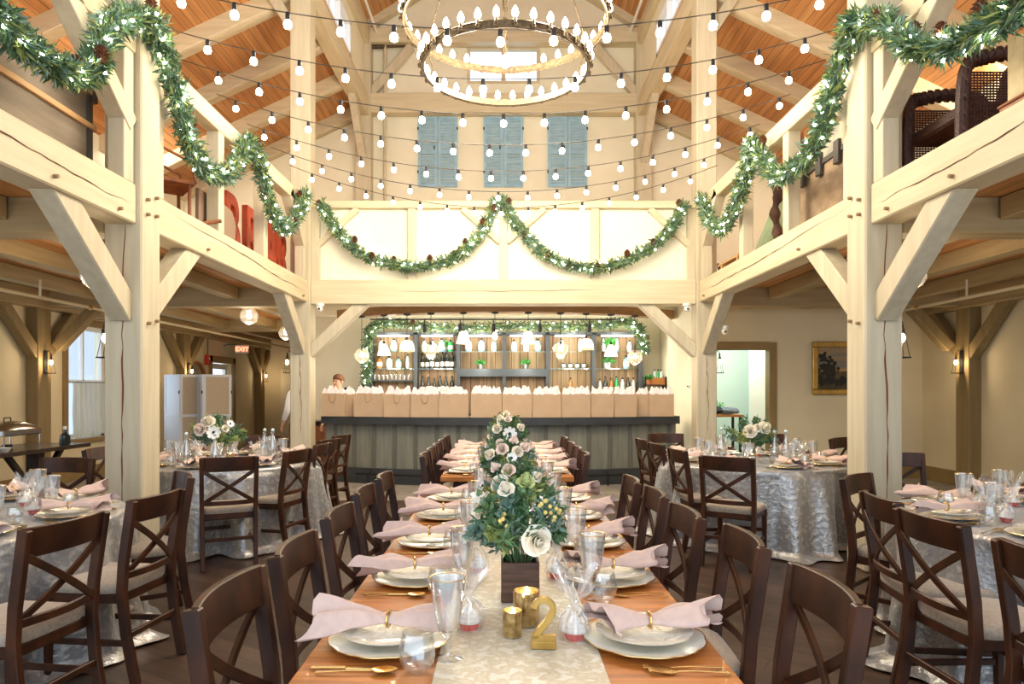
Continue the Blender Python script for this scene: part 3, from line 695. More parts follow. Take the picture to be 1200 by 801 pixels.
bags = [(377,405,0,1,'kraft gift bag with drooping handle at the extreme left end of bar'), (405,416,1,0,'narrow sliver of kraft gift bag tucked behind its left-end neighbours'),
 (416,450,0,1,'kraft gift bag with drooping handle, first wide one right of the narrow sliver'), (451,482,0,1,'kraft gift bag with drooping handle, middle of the three wide handled bags'),
 (482,515,0,1,'kraft gift bag with drooping handle nearest the bar centre'), (515,549,0,0,'plain kraft gift bag directly right of the last handled bag'), (552,588,0,0,'plain kraft gift bag behind the tall flowers, left of centre gap'),
 (589,623,0,0,'plain kraft gift bag standing exactly at bar centre'), (624,657,0,0,'plain kraft gift bag just right of the bar centre bag'), (658,691,0,0,'plain kraft gift bag, second right of the centre bag'),
 (692,718,0,0,'plain kraft gift bag, third right of the centre bag'), (719,745,0,0,'plain kraft gift bag left of the right-end sliver bag'), (745,759,1,0,'narrow sliver of kraft gift bag near the right end of bar'), (760,789,0,0,'plain kraft gift bag at the extreme right end of bar')]
for i, b in enumerate(bags): gift_bag(i, *b)
# curved soffit beam above bar, track and spot lights
k = M()
for i in range(24):
    a, b = -2.9+5.9*i/24, -2.9+5.9*(i+1)/24; Ya, Yb = arcY(a, 10.9, .12), arcY(b, 10.9, .12)
    k.add([(a,Ya,2.72), (b,Yb,2.72), (b,Yb+.25,2.72), (a,Ya+.25,2.72), (a,Ya,2.86), (b,Yb,2.86), (b,Yb+.25,2.86), (a,Ya+.25,2.86)], [(3,2,1,0), (4,5,6,7), (0,1,5,4), (1,2,6,5), (2,3,7,6), (3,0,4,7)])
S('soffit_beam', k, mat('soffit_wood', (158,118,76), .6, c2=(140,102,64), nscale=(2,14,14)), 'curved brown timber soffit beam above the bar', 'beam')
S('soffit_panel', M().bb(-3.6, 3.1, 12.2, 12.35, 2.8, 3.0), plaster)
tk = T('track_light', 'black track rail with four spotlights above the back bar', 'track light', (0, 12.3, 2.74))
M().bb(-2.4, 2.1, -.012, .012, -.012, .012).build('track_rail', black, tk)
for x in (-1.42, -.78, -.18, .66, 1.55): M().tube([(x,0,0), (x,0,-.1)], .01, 6).tube([(x,0,-.08), (x,.03,-.22)], .04, 10).build('spot_head', black, tk)
# pendants over the bar
amberglass = clear_mat('amber_glass', (1,.93,.82), .15, .1, milky=.2, mcol=(1,.93,.82))
shadeM = mat('glass_shade', (255,240,214), .5, emit=.9)
def bar_pendant(i, x, y, kind, lb):
    X0 = (x-590)/800*11.2; Y = arcY(X0, 10.95, .11); X = (x-590)/800*Y; z = EYE+(458-y)/800*Y
    t = T('bar_pendant', lb, 'pendant lamp', (X, Y, z), group='glass pendants in an arc over the bar')
    M().lathe([(0,2.715-z), (.06,2.715-z), (.06,2.695-z), (0,2.68-z)], 16).build('ceiling_canopy', black, t)
    M().tube([(0,0,2.7-z), (0,0,.12)], .005, 5).build('cord', black, t)
    M().lathe([(.018,.13), (.022,.08), (.018,.07)], 10).build('lamp_socket', black, t)
    if kind == 'cone': pr = [(.03,.09), (.06,.05), (.09,-.03), (.11,-.1)]
    elif kind == 'tall': pr = [(.035,.1), (.065,.08), (.085,.0), (.112,-.1)]
    elif kind == 'dome': pr = [(.03,.08), (.08,.06), (.11,.0), (.12,-.07)]
    elif kind == 'globe': pr = [(.03,.12), (.09,.09), (.125,.02), (.12,-.05), (.08,-.1), (.03,-.13)]
    elif kind == 'ribbed': pr = [(.03,.1), (.1,.08), (.13,.03), (.12,-.03), (.07,-.07), (.065,-.11), (.04,-.15)]
    else: pr = [(.02,.1), (.04,.06), (.045,.02), (.03,-.02)]
    M().lathe(pr, 20, caps=False, fn=lambda r_, z_, a, q: (r_*(1+.03*math.cos(12*a)), z_)).build('shade', amberglass if kind in ('globe','ribbed') else shadeM, t, recalc=False)
    if kind == 'dome':
        k = M()
        for q in range(20): a = 2*pi*q/20; k.tube([(.12*math.cos(a), .12*math.sin(a), -.07), (.12*math.cos(a), .12*math.sin(a), -.105)], .005, 4)
        k.build('fringe', mat('fringe', (220,190,150), .8), t)
    M().ball((0,0,.0), .03, 8, 6).build('bulb', pendM, t)
    point(t, (0,0,-.16), LIGHT['bar'], .06, (1,.88,.68))
for i, a in enumerate([(424,416,'globe','clear amber globe pendant at left end of the bar arc'), (450,409,'cone','cone shade pendant, second from left over the bar'), (477,404,'dome','fringed dome pendant, third from left over the bar'),
    (505,410,'ribbed','wide ribbed glass pendant, fourth from left over the bar'), (543,395,'tall','tall cone shade pendant, fifth from left over the bar'), (580,396,'bare','small bare bulb pendant hanging at bar centre'),
    (619,395,'tall','tall cone shade pendant just right of the bare bulb'), (657,409,'ribbed','ribbed glass pendant, fourth from right over the bar'), (687,402,'dome','fringed dome pendant, third from right over the bar'),
    (716,410,'cone','cone shade pendant, second from right over the bar'), (744,418,'globe','clear amber globe pendant at right end of the bar arc')]): bar_pendant(i, *a)
# back bar shelving
steelM = mat('shelf_steel', (86,92,96), .5, .3)
YS = 13.0
bs = T('back_bar_shelving', 'steel framed glass back bar shelving with plank backing', 'shelf unit', (0, YS, 0))
def SX(x): return (x-590)/800*YS
def SZ(y): return EYE+(458-y)/800*YS
M().bb(SX(433), SX(755), .3, .34, .9, 2.6).build('plank_back', plank_mat('back_planks', (206,172,126), (176,140,98), (84,62,42), 3, .16, rot=(pi/2,0,pi/2), gw=.006, gmix=.35), bs)
for x in (434, 487, 537, 591, 642, 696, 751): M().bb(SX(x)-.035, SX(x)+.035, -.02, .26, .9, SZ(390)).build('upright', steelM, bs)
M().bb(SX(433), SX(753), -.02, .26, SZ(392), SZ(389)).build('top_rail', steelM, bs)
glsh = clear_mat('shelf_glass', (.85,.97,.93), .12)
segs = [(434,487), (487,537), (537,591), (591,642), (642,696), (696,751)]
for i, (a, b) in enumerate(segs):
    M().bb(SX(a)+.035, SX(b)-.035, -.02, .26, SZ(412)-.008, SZ(412)+.008).build('glass_shelf', glsh, bs)
    if i in (0,1,4,5): M().bb(SX(a)+.035, SX(b)-.035, -.02, .26, SZ(432)-.008, SZ(432)+.008).build('glass_shelf', glsh, bs)
    if i in (0,): M().bb(SX(a)+.035, SX(b)-.035, -.02, .26, SZ(445)-.02, SZ(445)).build('glass_shelf', steelM, bs)
M().bb(SX(537), SX(642), -.04, .26, SZ(441), SZ(432)).build('thick_shelf', steelM, bs)
M().bb(SX(433), SX(755), -.2, .3, 0, 1.02).build('base_cabinet', barD, bs)
for i in range(6):
    x = SX((segs[i][0]+segs[i][1])/2); l = M().bb(x-.3, x+.3, .02, .05, SZ(392)-.03, SZ(392)-.01).build('shelf_lamp', glow('shelf_strip', (1,.97,.88,1), 8), bs)
    point(bs, (x, -.25, 2.45), LIGHT['shelf']*.4, .1, (1,.95,.85)); point(bs, (x, -.35, 1.9), LIGHT['shelf']*.25, .1, (1,.95,.85))
# bottles and things on the shelves
gclear = mat('gin_bottle', (206,226,226), .1, spec=.8, coat=.6); gdark = mat('wine_bottle', (34,44,38), .12, coat=.5); ggreen = mat('green_bottle', (30,170,84), .12, coat=.5, emit=.05)
gblue = mat('aqua_bottle', (150,200,206), .12, coat=.5); gamber = mat('amber_bottle', (176,112,48), .14, coat=.5); labm = mat('bottle_label', (240,238,228), .7); capm = mat('bottle_cap', (190,60,50), .5); capb = mat('dark_cap', (40,36,34), .5)
SH = {'slim': [(0,0), (.034,0), (.036,.01), (.036,.17), (.03,.2), (.013,.225), (.012,.27)], 'squat': [(0,0), (.05,0), (.055,.015), (.055,.13), (.045,.16), (.016,.18), (.015,.22)],
      'wine': [(0,0), (.036,0), (.038,.01), (.038,.18), (.03,.215), (.014,.245), (.013,.3)], 'square': [(0,0), (.055,0), (.058,.02), (.058,.16), (.02,.19), (.02,.22)]}
BP = {}
def bottle(shape, m, loc, lb, cap=capb, grp='bottles on the back bar', cat='bottle', sc1=1):
    key = (shape, m.name)
    if key not in BP:
        def mk():
            t = T('bottle', '', cat); p = SH[shape]
            M().lathe(p, 14).build('bottle_body', m, t)
            M().lathe([(p[-1][0]+.002,p[-1][1]-.02), (p[-1][0]+.003,p[-1][1]+.012), (0,p[-1][1]+.012)], 10).build('cap', cap, t)
            M().lathe([(p[3][0]+.001,.04), (p[3][0]+.001,.12)], 14, caps=False).build('label', labm, t, recalc=False)
            return t
        BP[key] = Proto(mk)
    BP[key](loc, 0, lb, grp, sc1)
r = random.Random(5)
mlab = {'gin_bottle':'clear', 'wine_bottle':'dark', 'green_bottle':'bright green', 'aqua_bottle':'aqua', 'amber_bottle':'amber'}
bayn = ['leftmost', 'second', 'left centre', 'right centre', 'fifth', 'rightmost']
def row(bay, ysh, pat, rown, dy=.08):
    a, b = segs[bay]; n = len(pat)
    for i, (s_, m) in enumerate(pat):
        x = SX(a)+.07+(SX(b)-SX(a)-.14)*(i+.5)/n
        bottle(s_, m, (x, YS+dy+jit(r,.03), SZ(ysh)+.009), '%s %s bottle, %s from left, %s shelf, %s back bar bay' % (mlab[m.name], s_, ['first','second','third','fourth','fifth','sixth','seventh','eighth'][i], rown, bayn[bay]), sc1=.95+.15*r.random())
C_, D_, G_, B_, A_ = gclear, gdark, ggreen, gblue, gamber
row(0, 412, [('squat',C_),('square',B_),('squat',C_)], 'upper'); row(0, 432, [('square',A_),('square',C_),('squat',B_),('slim',C_)], 'middle')
row(1, 412, [('squat',C_),('squat',C_),('square',B_),('square',G_)], 'upper'); row(1, 432, [('wine',D_)]*7, 'middle')
row(2, 412, [('square',B_),('square',B_),('square',C_)], 'upper'); row(3, 412, [('square',C_),('squat',C_),('square',B_)], 'upper')
row(4, 412, [('square',C_),('slim',C_)], 'upper'); row(5, 412, [('slim',C_),('slim',B_),('squat',C_)], 'upper')
row(5, 432, [('squat',C_),('square',B_)], 'middle')
for bay, pat in ((1,[('wine',D_)]*6), (5,[('slim',C_),('wine',D_),('slim',A_),('wine',G_),('slim',C_),('wine',D_),('slim',C_)]), (4,[('slim',A_)])):
    row(bay, 461.5, pat, 'counter level')
# plants in small pots on the shelves
potM = mat('tin_pot', (150,154,150), .4, .6)
def small_plant(loc, s, lb, pm=potM):
    t = T('potted_plant', lb, 'plant', loc); M().lathe([(0,0), (.045,0), (.055,.09), (.05,.09), (.045,.07), (0,.07)], 14).build('pot', pm, t)
    k = M(); rr = random.Random(int(loc[0]*100))
    for _ in range(150):
        d = rdir(rr); d.z = abs(d.z)+.2; d.normalize(); k.leaf(V((0,0,.07))+d*.07*rr.random(), d, rdir(rr), .07, .025, rr.choice((0,0,1)))
    k.build('foliage', [leafG, leafA], t, smooth=0, recalc=False)['kind'] = 'stuff'; t.scale = (s,)*3
leafG = mat('leaf_bright', (96,190,84), .5)
for x, y, s, lb in ((563,432,1.0,'small tufted plant in tin pot on the left centre thick shelf'), (616,432,1.0,'small tufted plant in tin pot on the right centre thick shelf'), (714,432,1.35,'bushy green plant in pale pot, middle shelf of rightmost bay'),
                    (716,412,1.5,'large bushy green plant, upper shelf of rightmost bay'), (520,412,1.2,'green plant beside green bottle, upper shelf of second bay')):
    small_plant((SX(x), YS+.12, SZ(y)+.008), s, lb)
# glasses hanging/standing at counter level, glass rows
tmb = Proto(lambda: (lambda t: (M().lathe([(0,0), (.032,0), (.036,.11), (.034,.11), (.03,.006), (0,.006)], 12).build('glass_bowl', cutglass, t), t)[1])(T('bar_glass', '', 'glass')))
for i in range(9): tmb((SX(540)+.12+i*.185, YS+.02, 1.02), 0, 'plain bar glass standing under the thick shelf of the back bar', 'bar glasses under the thick shelf', (1.2,1.2,2.6))
for i in range(9): tmb((SX(434)+.08+i*.08, YS+.05, SZ(445)+.001), 0, 'small bar glass in the row on the lowest shelf, leftmost bay', 'small bar glasses in the leftmost bay', .9)
sk = Proto(lambda: (lambda t: (M().ball((0,0,.05), .048, 10, 8, sc_=(1,1.1,.95)).build('jug_body', gclear, t), M().tube([(.04,0,.08), (.075,0,.07), (.07,0,.03), (.045,0,.02)], .006, 6).build('handle', black, t), M().lathe([(.03,.09), (.035,.1), (0,.11)], 12).build('lid', black, t), t)[-1])(T('teapot', '', 'teapot')))
for i in range(4): sk((SX(661)+i*.13, YS+.1, SZ(432)+.01), 0, 'small round metal teapot, %s of four on the fifth bay shelf' % ['first from left','second from left','third from left','last'][i], 'teapots on the fifth bay shelf')
# side stand with crate at right of back bar
st = T('bottle_stand', 'black steel stand holding a wooden crate right of the back bar', 'stand', (2.86, 12.9, 0))
for a, b in ((-.2,-.12), (.18,-.12), (-.2,.12), (.18,.12)): M().bb(a-.012, a+.012, b-.012, b+.012, 0, 1.72).build('leg', black, st)
for z in (.95, 1.55): M().bb(-.21, .19, -.14, .14, z, z+.02).build('shelf', black, st)
cr = T('wooden_crate', 'small orange-brown wooden crate on top of the black stand', 'crate', (2.92, 12.9, 1.571)); k = M()
for s in (-1, 1): k.bb(-.13, .13, s*.1-.006, s*.1+.006, 0, .13).bb(s*.13-.006, s*.13+.006, -.1, .1, 0, .13)
k.bb(-.13, .13, -.1, .1, 0, .01).build('crate_body', mat('crate_wood', (186,120,60), .6), cr)
small_plant((2.75, 12.88, 1.571), 1.1, 'potted plant beside the wooden crate on the black stand', mat('clay_pot', (190,120,80), .7))
for i in range(3): bottle('slim', [C_, G_, C_][i], (2.86+i*.06, 12.9, 1.582), ['left clear','middle green','right clear'][i]+' slim bottle standing in the small wooden crate')
for i in range(7): bottle(['wine','slim'][i % 2], [D_, C_, D_, G_, A_, D_, C_][i], (2.68+i*.055, 12.84+.07*(i % 2), .971), ['dark wine','clear slim','dark wine','green slim','amber wine','clear slim','dark wine'][i]+' bottle on the middle shelf of the black stand, %s from left' % ['first','second','third','fourth','fifth','sixth','seventh'][i], grp='bottles on the black stand')
# ================================================================== CHAIRS
def mk_chair():
    t = T('dining_chair', '', 'chair')
    def arc(x, z, y0=-.262, bow=.035): return V((x, y0-bow*(1-(x/.21)**2), z))
    # rear legs with back posts
    for s in (-1, 1):
        M().strip([(s*.2,-.275,0), (s*.203,-.225,.25), (s*.205,-.205,.45), (s*.207,-.215,.6), (s*.21,-.262,.91)], .034, .046, (0,1,0)).build('leg', chairwood, t, .004)
        M().strip([(s*.19,.2,0), (s*.19,.195,.44)], .034, .036, (0,1,0), ws=[.8,1.15]).build('leg', chairwood, t, .004)
    k = M(); n = 12; vs = []
    for i in range(n+1):
        x = -.212+.424*i/n
        for (z, dy) in ((.795,.012), (.915,-.004)):
            p = arc(x, z, -.25+dy); vs += [p+V((0,.011,0)), p-V((0,.011,0))]
    fs = []
    for i in range(n):
        o = 4*i; fs += [(o,o+4,o+6,o+2), (o+1,o+3,o+7,o+5), (o+2,o+6,o+7,o+3), (o,o+1,o+5,o+4)]
    fs += [(0,2,3,1), (4*n,4*n+1,4*n+3,4*n+2)]; k.add(vs, fs); k.build('backrest', chairwood, t, .003)
    for s in (-1, 1):
        pts = [V((-s*.198+s*.396*u, -.255-.022*math.sin(pi*u)-.005*s+.042*u, .8-.265*u)) for u in [q/8 for q in range(9)]]
        M().strip(pts, .032, .014, (0,1,0)).build('cross_slat', chairwood, t, .003)
    M().strip([V((-.195+.39*q/8, -.215-.028*math.sin(pi*q/8), .535)) for q in range(9)], .016, .036, (0,0,1)).build('lower_rail', chairwood, t, .003)
    M().bb(-.2, .2, -.2, .2, .395, .445).build('seat_frame', chairwood, t, .006)
    k = M()
    def se(u, v):
        a = 2*pi*u; c, s_ = math.cos(a), math.sin(a); q = (abs(c)**6+abs(s_)**6)**(-1/6)
        prof = [(0,.445), (.97,.445), (1.0,.462), (1.0,.478), (.96,.493), (.85,.5), (.5,.505), (0,.506)]
        r_, z = prof[min(7, int(round(v*7)))]
        return V((.215*r_*c*q, .212*r_*s_*q+.004, z))
    k.grid(se, 32, 7, cu=True); k.build('seat', seatfab, t, smooth=60)
    for s in (-1, 1): M().strip([(s*.195,-.23,.2), (s*.19,.19,.2)], .018, .03).build('stretcher', chairwood, t, .003)
    M().strip([(-.2,-.235,.24), (.2,-.235,.24)], .018, .03).build('stretcher', chairwood, t, .003)
    M().strip([(-.19,.195,.26), (.19,.195,.26)], .018, .03).build('stretcher', chairwood, t, .003)
    return t
chair = Proto(mk_chair)
def place_chair(bx, by, rz, label, group):
    # bx, by: middle of the top rail; rz = facing (0 faces +y)
    d = V((-math.sin(rz), math.cos(rz), 0)); p = V((bx, by, 0))+d*.27
    return chair(p, rz, label, group)
ordn = ['nearest', 'second', 'third', 'fourth', 'fifth']
CM = 'brown cross-back chair, '
r = random.Random(3)
for i, (x, y) in enumerate(((-.775,1.9), (-.755,2.44), (-.76,3.1), (-.785,3.78), (-.78,4.4))):
    place_chair(x, y, -pi/2+jit(r,.04), CM+'%s from camera along left side of near long table' % ordn[i], 'chairs at the near long table')
for i, (x, y) in enumerate(((.92,1.93), (.915,2.56), (.84,3.1), (.83,3.67), (.8,4.2))):
    place_chair(x, y, pi/2+jit(r,.04), CM+'%s from camera along right side of near long table' % ordn[i], 'chairs at the near long table')
for i, y in enumerate((5.85,6.4,6.95,7.5,8.2)):
    place_chair(-.69, y, -pi/2+jit(r,.04), CM+'%s from camera along left side of the rear long table' % ordn[i], 'chairs at the rear long table')
for i, y in enumerate((5.95,6.55,7.15,7.95)):
    place_chair(.72, y, pi/2+jit(r,.04), CM+'%s from camera along right side of the rear long table' % ordn[i], 'chairs at the rear long table')
def face(x, y, cx, cy): return math.atan2(-(cx-x), cy-y)
LN, RN, LF, RF = (-3.12,3.75), (3.15,3.7), (-2.8,6.9), (2.53,6.9)
ch_list = [
 (-1.82,2.86,1.42,'at near left round table, foremost, back toward camera','near left'), (-1.80,3.57,1.47,'at near left round table, second from front on aisle side','near left'),
 (-2.07,4.44,2.2,'at near left round table, third from front beside big post','near left'), (-3.5,5.5,pi-.1,'behind near left round table, facing camera','near left'),
 (-3.86,6.45,-pi/2+.1,'beyond near left round table, half hidden by big left post','far left'),
 (-2.23,5.56,.45,'at far left round table, back squarely toward camera','far left'), (-1.87,6.25,1.34,'at far left round table, second on the aisle side','far left'),
 (-1.84,6.98,1.5,'at far left round table, third on the aisle side','far left'), (-1.93,7.62,1.3,'at far left round table, fourth on the aisle side','far left'),
 (-1.98,8.4,1.35,'standing farthest along left aisle near the bar end','far left'), (-2.9,8.3,pi,'behind the far left round table facing camera','far left'),
 (1.82,5.58,-.6,'at far right round table, back squarely toward camera','far right'), (1.6,6.33,-1.48,'at far right round table, second on the aisle side','far right'),
 (1.56,7.03,-1.46,'at far right round table, third on the aisle side','far right'), (1.55,7.68,-1.5,'at far right round table, fourth on the aisle side','far right'),
 (2.05,8.65,pi,'facing camera in front of the right end of the bar','far right'), (3.3,8.55,pi+.2,'behind far right round table, left of the pair','far right'),
 (3.85,7.85,pi+.7,'behind far right round table, right of the pair','far right'),
 (2.25,4.37,-2.4,'at near right round table, beside the big right post','near right'), (1.92,3.5,-1.7,'at near right round table, second from the big post','near right'),
 (1.83,2.95,-1.53,'at near right round table, third from the big post','near right'), (1.82,2.29,-1.5,'at near right round table, cut by right picture edge','near right'),
 (3.42,5.95,pi-.1,'seen just beside the big right post, behind the near table','near right')]
for (x, y, rz, lb, g) in ch_list:
    place_chair(x, y, rz, CM+lb, 'chairs at the %s round table' % g)

# ================================================================== TABLES
TX = .03
def long_table(nm, lb, y0, y1, w_=1.1):
    t = T(nm, lb, 'table', (TX, (y0+y1)/2, 0)); L = y1-y0
    M().bb(-w_/2, w_/2, -L/2, L/2, .705, .75).build('tabletop', tablewood, t, .006)
    M().bb(-w_/2+.1, w_/2-.1, -L/2+.12, L/2-.12, .64, .705).build('apron', chairwood, t, .004)
    for a in (-1, 1):
        for b in (-1, 1): M().bb(a*(w_/2-.16)-.04, a*(w_/2-.16)+.04, b*(L/2-.2)-.04, b*(L/2-.2)+.04, 0, .66).build('leg', chairwood, t, .004)
    return t
long_table('long_dining_table', 'near long wooden dining table laid for ten with gold number two', 1.5, 4.8)
long_table('long_dining_table', 'rear long wooden dining table laid in front of the bar', 5.6, 8.5)
def run(y0, y1, lb, x0=-.2, x1=.225):
    t = T('table_runner', lb, 'table runner', (TX, (y0+y1)/2, .752)); L = y1-y0; rr = random.Random(1)
    M().grid(lambda u, v: V((x0+(x1-x0)*u-TX*0, -L/2+L*v, .003+.0015*math.sin(u*9+v*30))), 24, 90).grid(lambda u, v: V((x0+(x1-x0)*u, -L/2+L*v, 0)), 4, 4).build('runner_cloth', runner, t, smooth=60)
run(1.49, 4.81, 'mottled cream velvet runner down the middle of near long table'); run(5.59, 8.51, 'mottled cream velvet runner down the middle of rear long table')
def round_table(c, sd, seed, rz):
    t = T('round_table', 'round table under the crushed velvet cloth, %s side of hall' % sd, 'table', (*c, 0))
    M().lathe([(0,.71), (.9,.71), (.9,.742), (0,.742)], 48).build('tabletop', tablewood, t)
    for q in range(4): a = q*pi/2+.4; M().tube([(math.cos(a)*.55, math.sin(a)*.55, 0), (math.cos(a)*.5, math.sin(a)*.5, .71)], .018, 8).build('leg', black, t)
    cl = T('tablecloth', 'crushed silvery velvet tablecloth draped to the floor on %s round table' % sd, 'tablecloth', (*c, 0), rz); r = random.Random(seed)
    ph = [r.random()*6 for _ in range(8)]; fr = [4, 7, 9, 13, 17, 22, 7, 31]
    def fn(u, v):
        a = 2*pi*u
        if v < .3: rr = .92*v/.3; return V((rr*math.cos(a), rr*math.sin(a), .7455+.0015*math.sin(rr*14+3*a)*(v > 0)))
        s = (v-.3)/.7; fold = sum(math.sin(fr[i]*a+ph[i]+s*.8*math.sin(ph[i]))*(1/(1+i*.25)) for i in range(6))/2.2
        rr = .93+.05*s+fold*(.02+.12*s**1.1)
        z = .745-.02*min(1, s*6)-.72*s
        if s > .93: rr += (s-.93)*1.1*(1+.5*math.sin(7*a+ph[0])); z = max(z, .006)
        if s < .06: rr = .92+.01*s/.06
        return V((rr*math.cos(a), rr*math.sin(a), max(.006+.01*abs(math.sin(9*a)) if s > .93 else 0, z)))
    M().grid(fn, 240, 60, cu=True).build('cloth', cloth, cl, smooth=80, recalc=False)
    return t
round_table(LN, 'near left', 1, .3); round_table(RN, 'near right', 2, 1.1); round_table(LF, 'far left', 3, 2.0); round_table(RF, 'far right', 4, .2)

# ================================================================== TABLEWARE
def mk_charger():
    t = T('charger_plate', '', 'plate'); sc_f = lambda r_, z, a, q: (r_*(1+(.022*abs(math.sin(5*a)) if q >= 2 and q <= 5 else 0)), z)
    M().lathe([(0,.0), (.09,0), (.13,.008), (.163,.017), (.164,.02), (.13,.012), (.09,.005), (0,.005)], 60, fn=lambda r_, z, a, q: (r_*(1+(.025*abs(math.sin(6*a)) if r_ > .12 else 0)), z)).build('plate_body', china, t, smooth=50)
    M().tube([(.1645*(1+.025*abs(math.sin(6*a)))*math.cos(a), .1645*(1+.025*abs(math.sin(6*a)))*math.sin(a), .0195) for a in [2*pi*q/96 for q in range(96)]], .0018, 5, closed=True).build('gold_rim', gold, t)
    return t
def mk_plate():
    t = T('dinner_plate', '', 'plate')
    M().lathe([(0,0), (.075,0), (.1,.008), (.132,.018), (.1335,.021), (.1,.012), (.078,.006), (0,.006)], 48).build('plate_body', china_em, t, smooth=50)
    return t
def mk_napkin(seed):
    def f():
        r = random.Random(seed); t = T('napkin', '', 'napkin'); p1, p2, sk_, sg = r.random()*6, r.random()*6, jit(r,.05), r.choice((-1,1))
        W = [(0,.07+.025*r.random()), (.2,.066), (.4,.045), (.52,.027), (.57,.023), (.7,.04), (1,.058+.02*r.random())]
        Hh = [(0,.034), (.3,.036), (.57,.018), (.8,.03), (1,.022)]
        def ip(T_, u):
            for (a, b), (c, d) in zip(T_, T_[1:]):
                if u <= c: k_ = (u-a)/(c-a); k_ = k_*k_*(3-2*k_); return b+(d-b)*k_
            return T_[-1][1]
        def fn(uu, v):
            a = 2*pi*uu; u = v; wd = ip(W, u); h = ip(Hh, u); op = abs(u-.57)*1.6
            x = wd*math.cos(a); s = math.sin(a)
            z = .026+h*s*(1.0 if s > 0 else .3)+(op*.016*math.sin(5*x/wd*1.5+p1)+op*.008*math.sin(11*x/wd+p2))*(1 if s > 0 else .4)
            y = -.2+.33*u
            if u < .12: y -= (.12-u)*(.35*(x/wd)*sg+.2*math.cos(5*x/wd))
            if u > .9: y += (u-.9)*.5*(x/wd)*sg
            x += sk_*(.57-u)*.8
            if u < .3: z += .03*(.3-u)/.3*math.sin(2.2*x/wd+p2)
            else: z += .02*max(0, u-.75)*4*math.cos(2*x/wd)
            return V((x, y, max(z, .006) if v > .2 else z))
        k = M().grid(fn, 40, 34, cu=True); k.build('napkin_cloth', napk, t, smooth=70, recalc=True)
        yr = -.2+.33*.57
        M().tube([(.025*math.cos(a), yr, .03+.02*math.sin(a)) for a in [2*pi*q/20 for q in range(20)]], .0045, 6, closed=True).build('napkin_ring', gold, t)
        return t
    return f
def mk_knife():
    t = T('table_knife', '', 'knife'); M().strip([(0,-.11,.004), (0,-.02,.004)], .011, .007).build('handle', gold, t, .002); M().add([(-.004,-.02,.003), (.008,-.02,.003), (.010,.05,.003), (.004,.1,.003), (-.005,.1,.003), (-.004,-.02,.005), (.007,-.02,.005), (.009,.05,.0045), (.003,.1,.004), (-.005,.1,.004)], [(0,1,2,3,4), (9,8,7,6,5), (0,5,6,1), (1,6,7,2), (2,7,8,3), (3,8,9,4), (4,9,5,0)]).build('blade', gold, t)
    return t
def mk_spoon():
    t = T('table_spoon', '', 'spoon'); M().strip([(0,-.1,.004), (0,-.02,.007), (0,.045,.006)], .008, .003, ws=[1.3,.6,.5]).build('handle', gold, t, .001)
    M().grid(lambda u, v: V((.02*v*math.cos(2*pi*u), .07+.032*v*math.sin(2*pi*u), .003+.007*v*v)), 20, 4, cu=True).grid(lambda u, v: V((.02*v*math.cos(2*pi*u), .07+.032*v*math.sin(2*pi*u), .0015+.007*v*v)), 20, 4, cu=True).build('bowl', gold, t, recalc=False); return t
def mk_fork():
    t = T('table_fork', '', 'fork'); M().strip([(0,-.1,.004), (0,-.02,.007), (0,.03,.005)], .008, .003, ws=[1.3,.6,.5]).build('handle', gold, t, .001)
    k = M().strip([(0,.03,.004), (0,.045,.003), (0,.065,.005)], .022, .0022, ws=[.35,1,1])
    for x in (-.009,-.003,.003,.009): k.strip([(x,.063,.005), (x,.09,.008), (x,.1,.007)], .0028, .002)
    k.build('tines', gold, t); return t
def mk_goblet():
    t = T('gold_rim_goblet', '', 'glass')
    M().lathe([(.038,.001), (.037,.004), (.012,.01), (.008,.022), (.011,.035), (.007,.045), (.009,.055), (.022,.07), (.033,.1), (.04,.15), (.046,.212)], 28, caps=False, fn=lambda r_, z, a, q: (r_*(1+(.012*math.cos(8*a) if q > 6 else 0)), z)).lathe([(.0,.071), (.019,.074), (.031,.102), (.038,.15), (.0445,.211)], 28, caps=False).build('glass_body', cutglass, t, recalc=False, smooth=60)
    M().tube([(.0462*math.cos(a), .0462*math.sin(a), .213) for a in [2*pi*q/32 for q in range(32)]], .0013, 5, closed=True).build('gold_rim', gold, t)
    return t
def mk_tumbler():
    t = T('stemless_glass', '', 'glass'); rr = random.Random(2); fac = [(jit(rr,.002)) for _ in range(40)]
    M().lathe([(.001,0), (.02,.001), (.036,.014), (.045,.035), (.046,.052), (.042,.078), (.037,.1)], 16, caps=False, fn=lambda r_, z, a, q: (r_+fac[(q*7+int(a*3)) % 40]*(q < 5), z)).build('outer_bowl', cutglass, t, recalc=False, smooth=12)
    M().lathe([(.001,.008), (.03,.016), (.041,.037), (.043,.052), (.04,.078), (.0355,.1)], 20, caps=False).build('inner_bowl', glass, t, recalc=False)
    return t
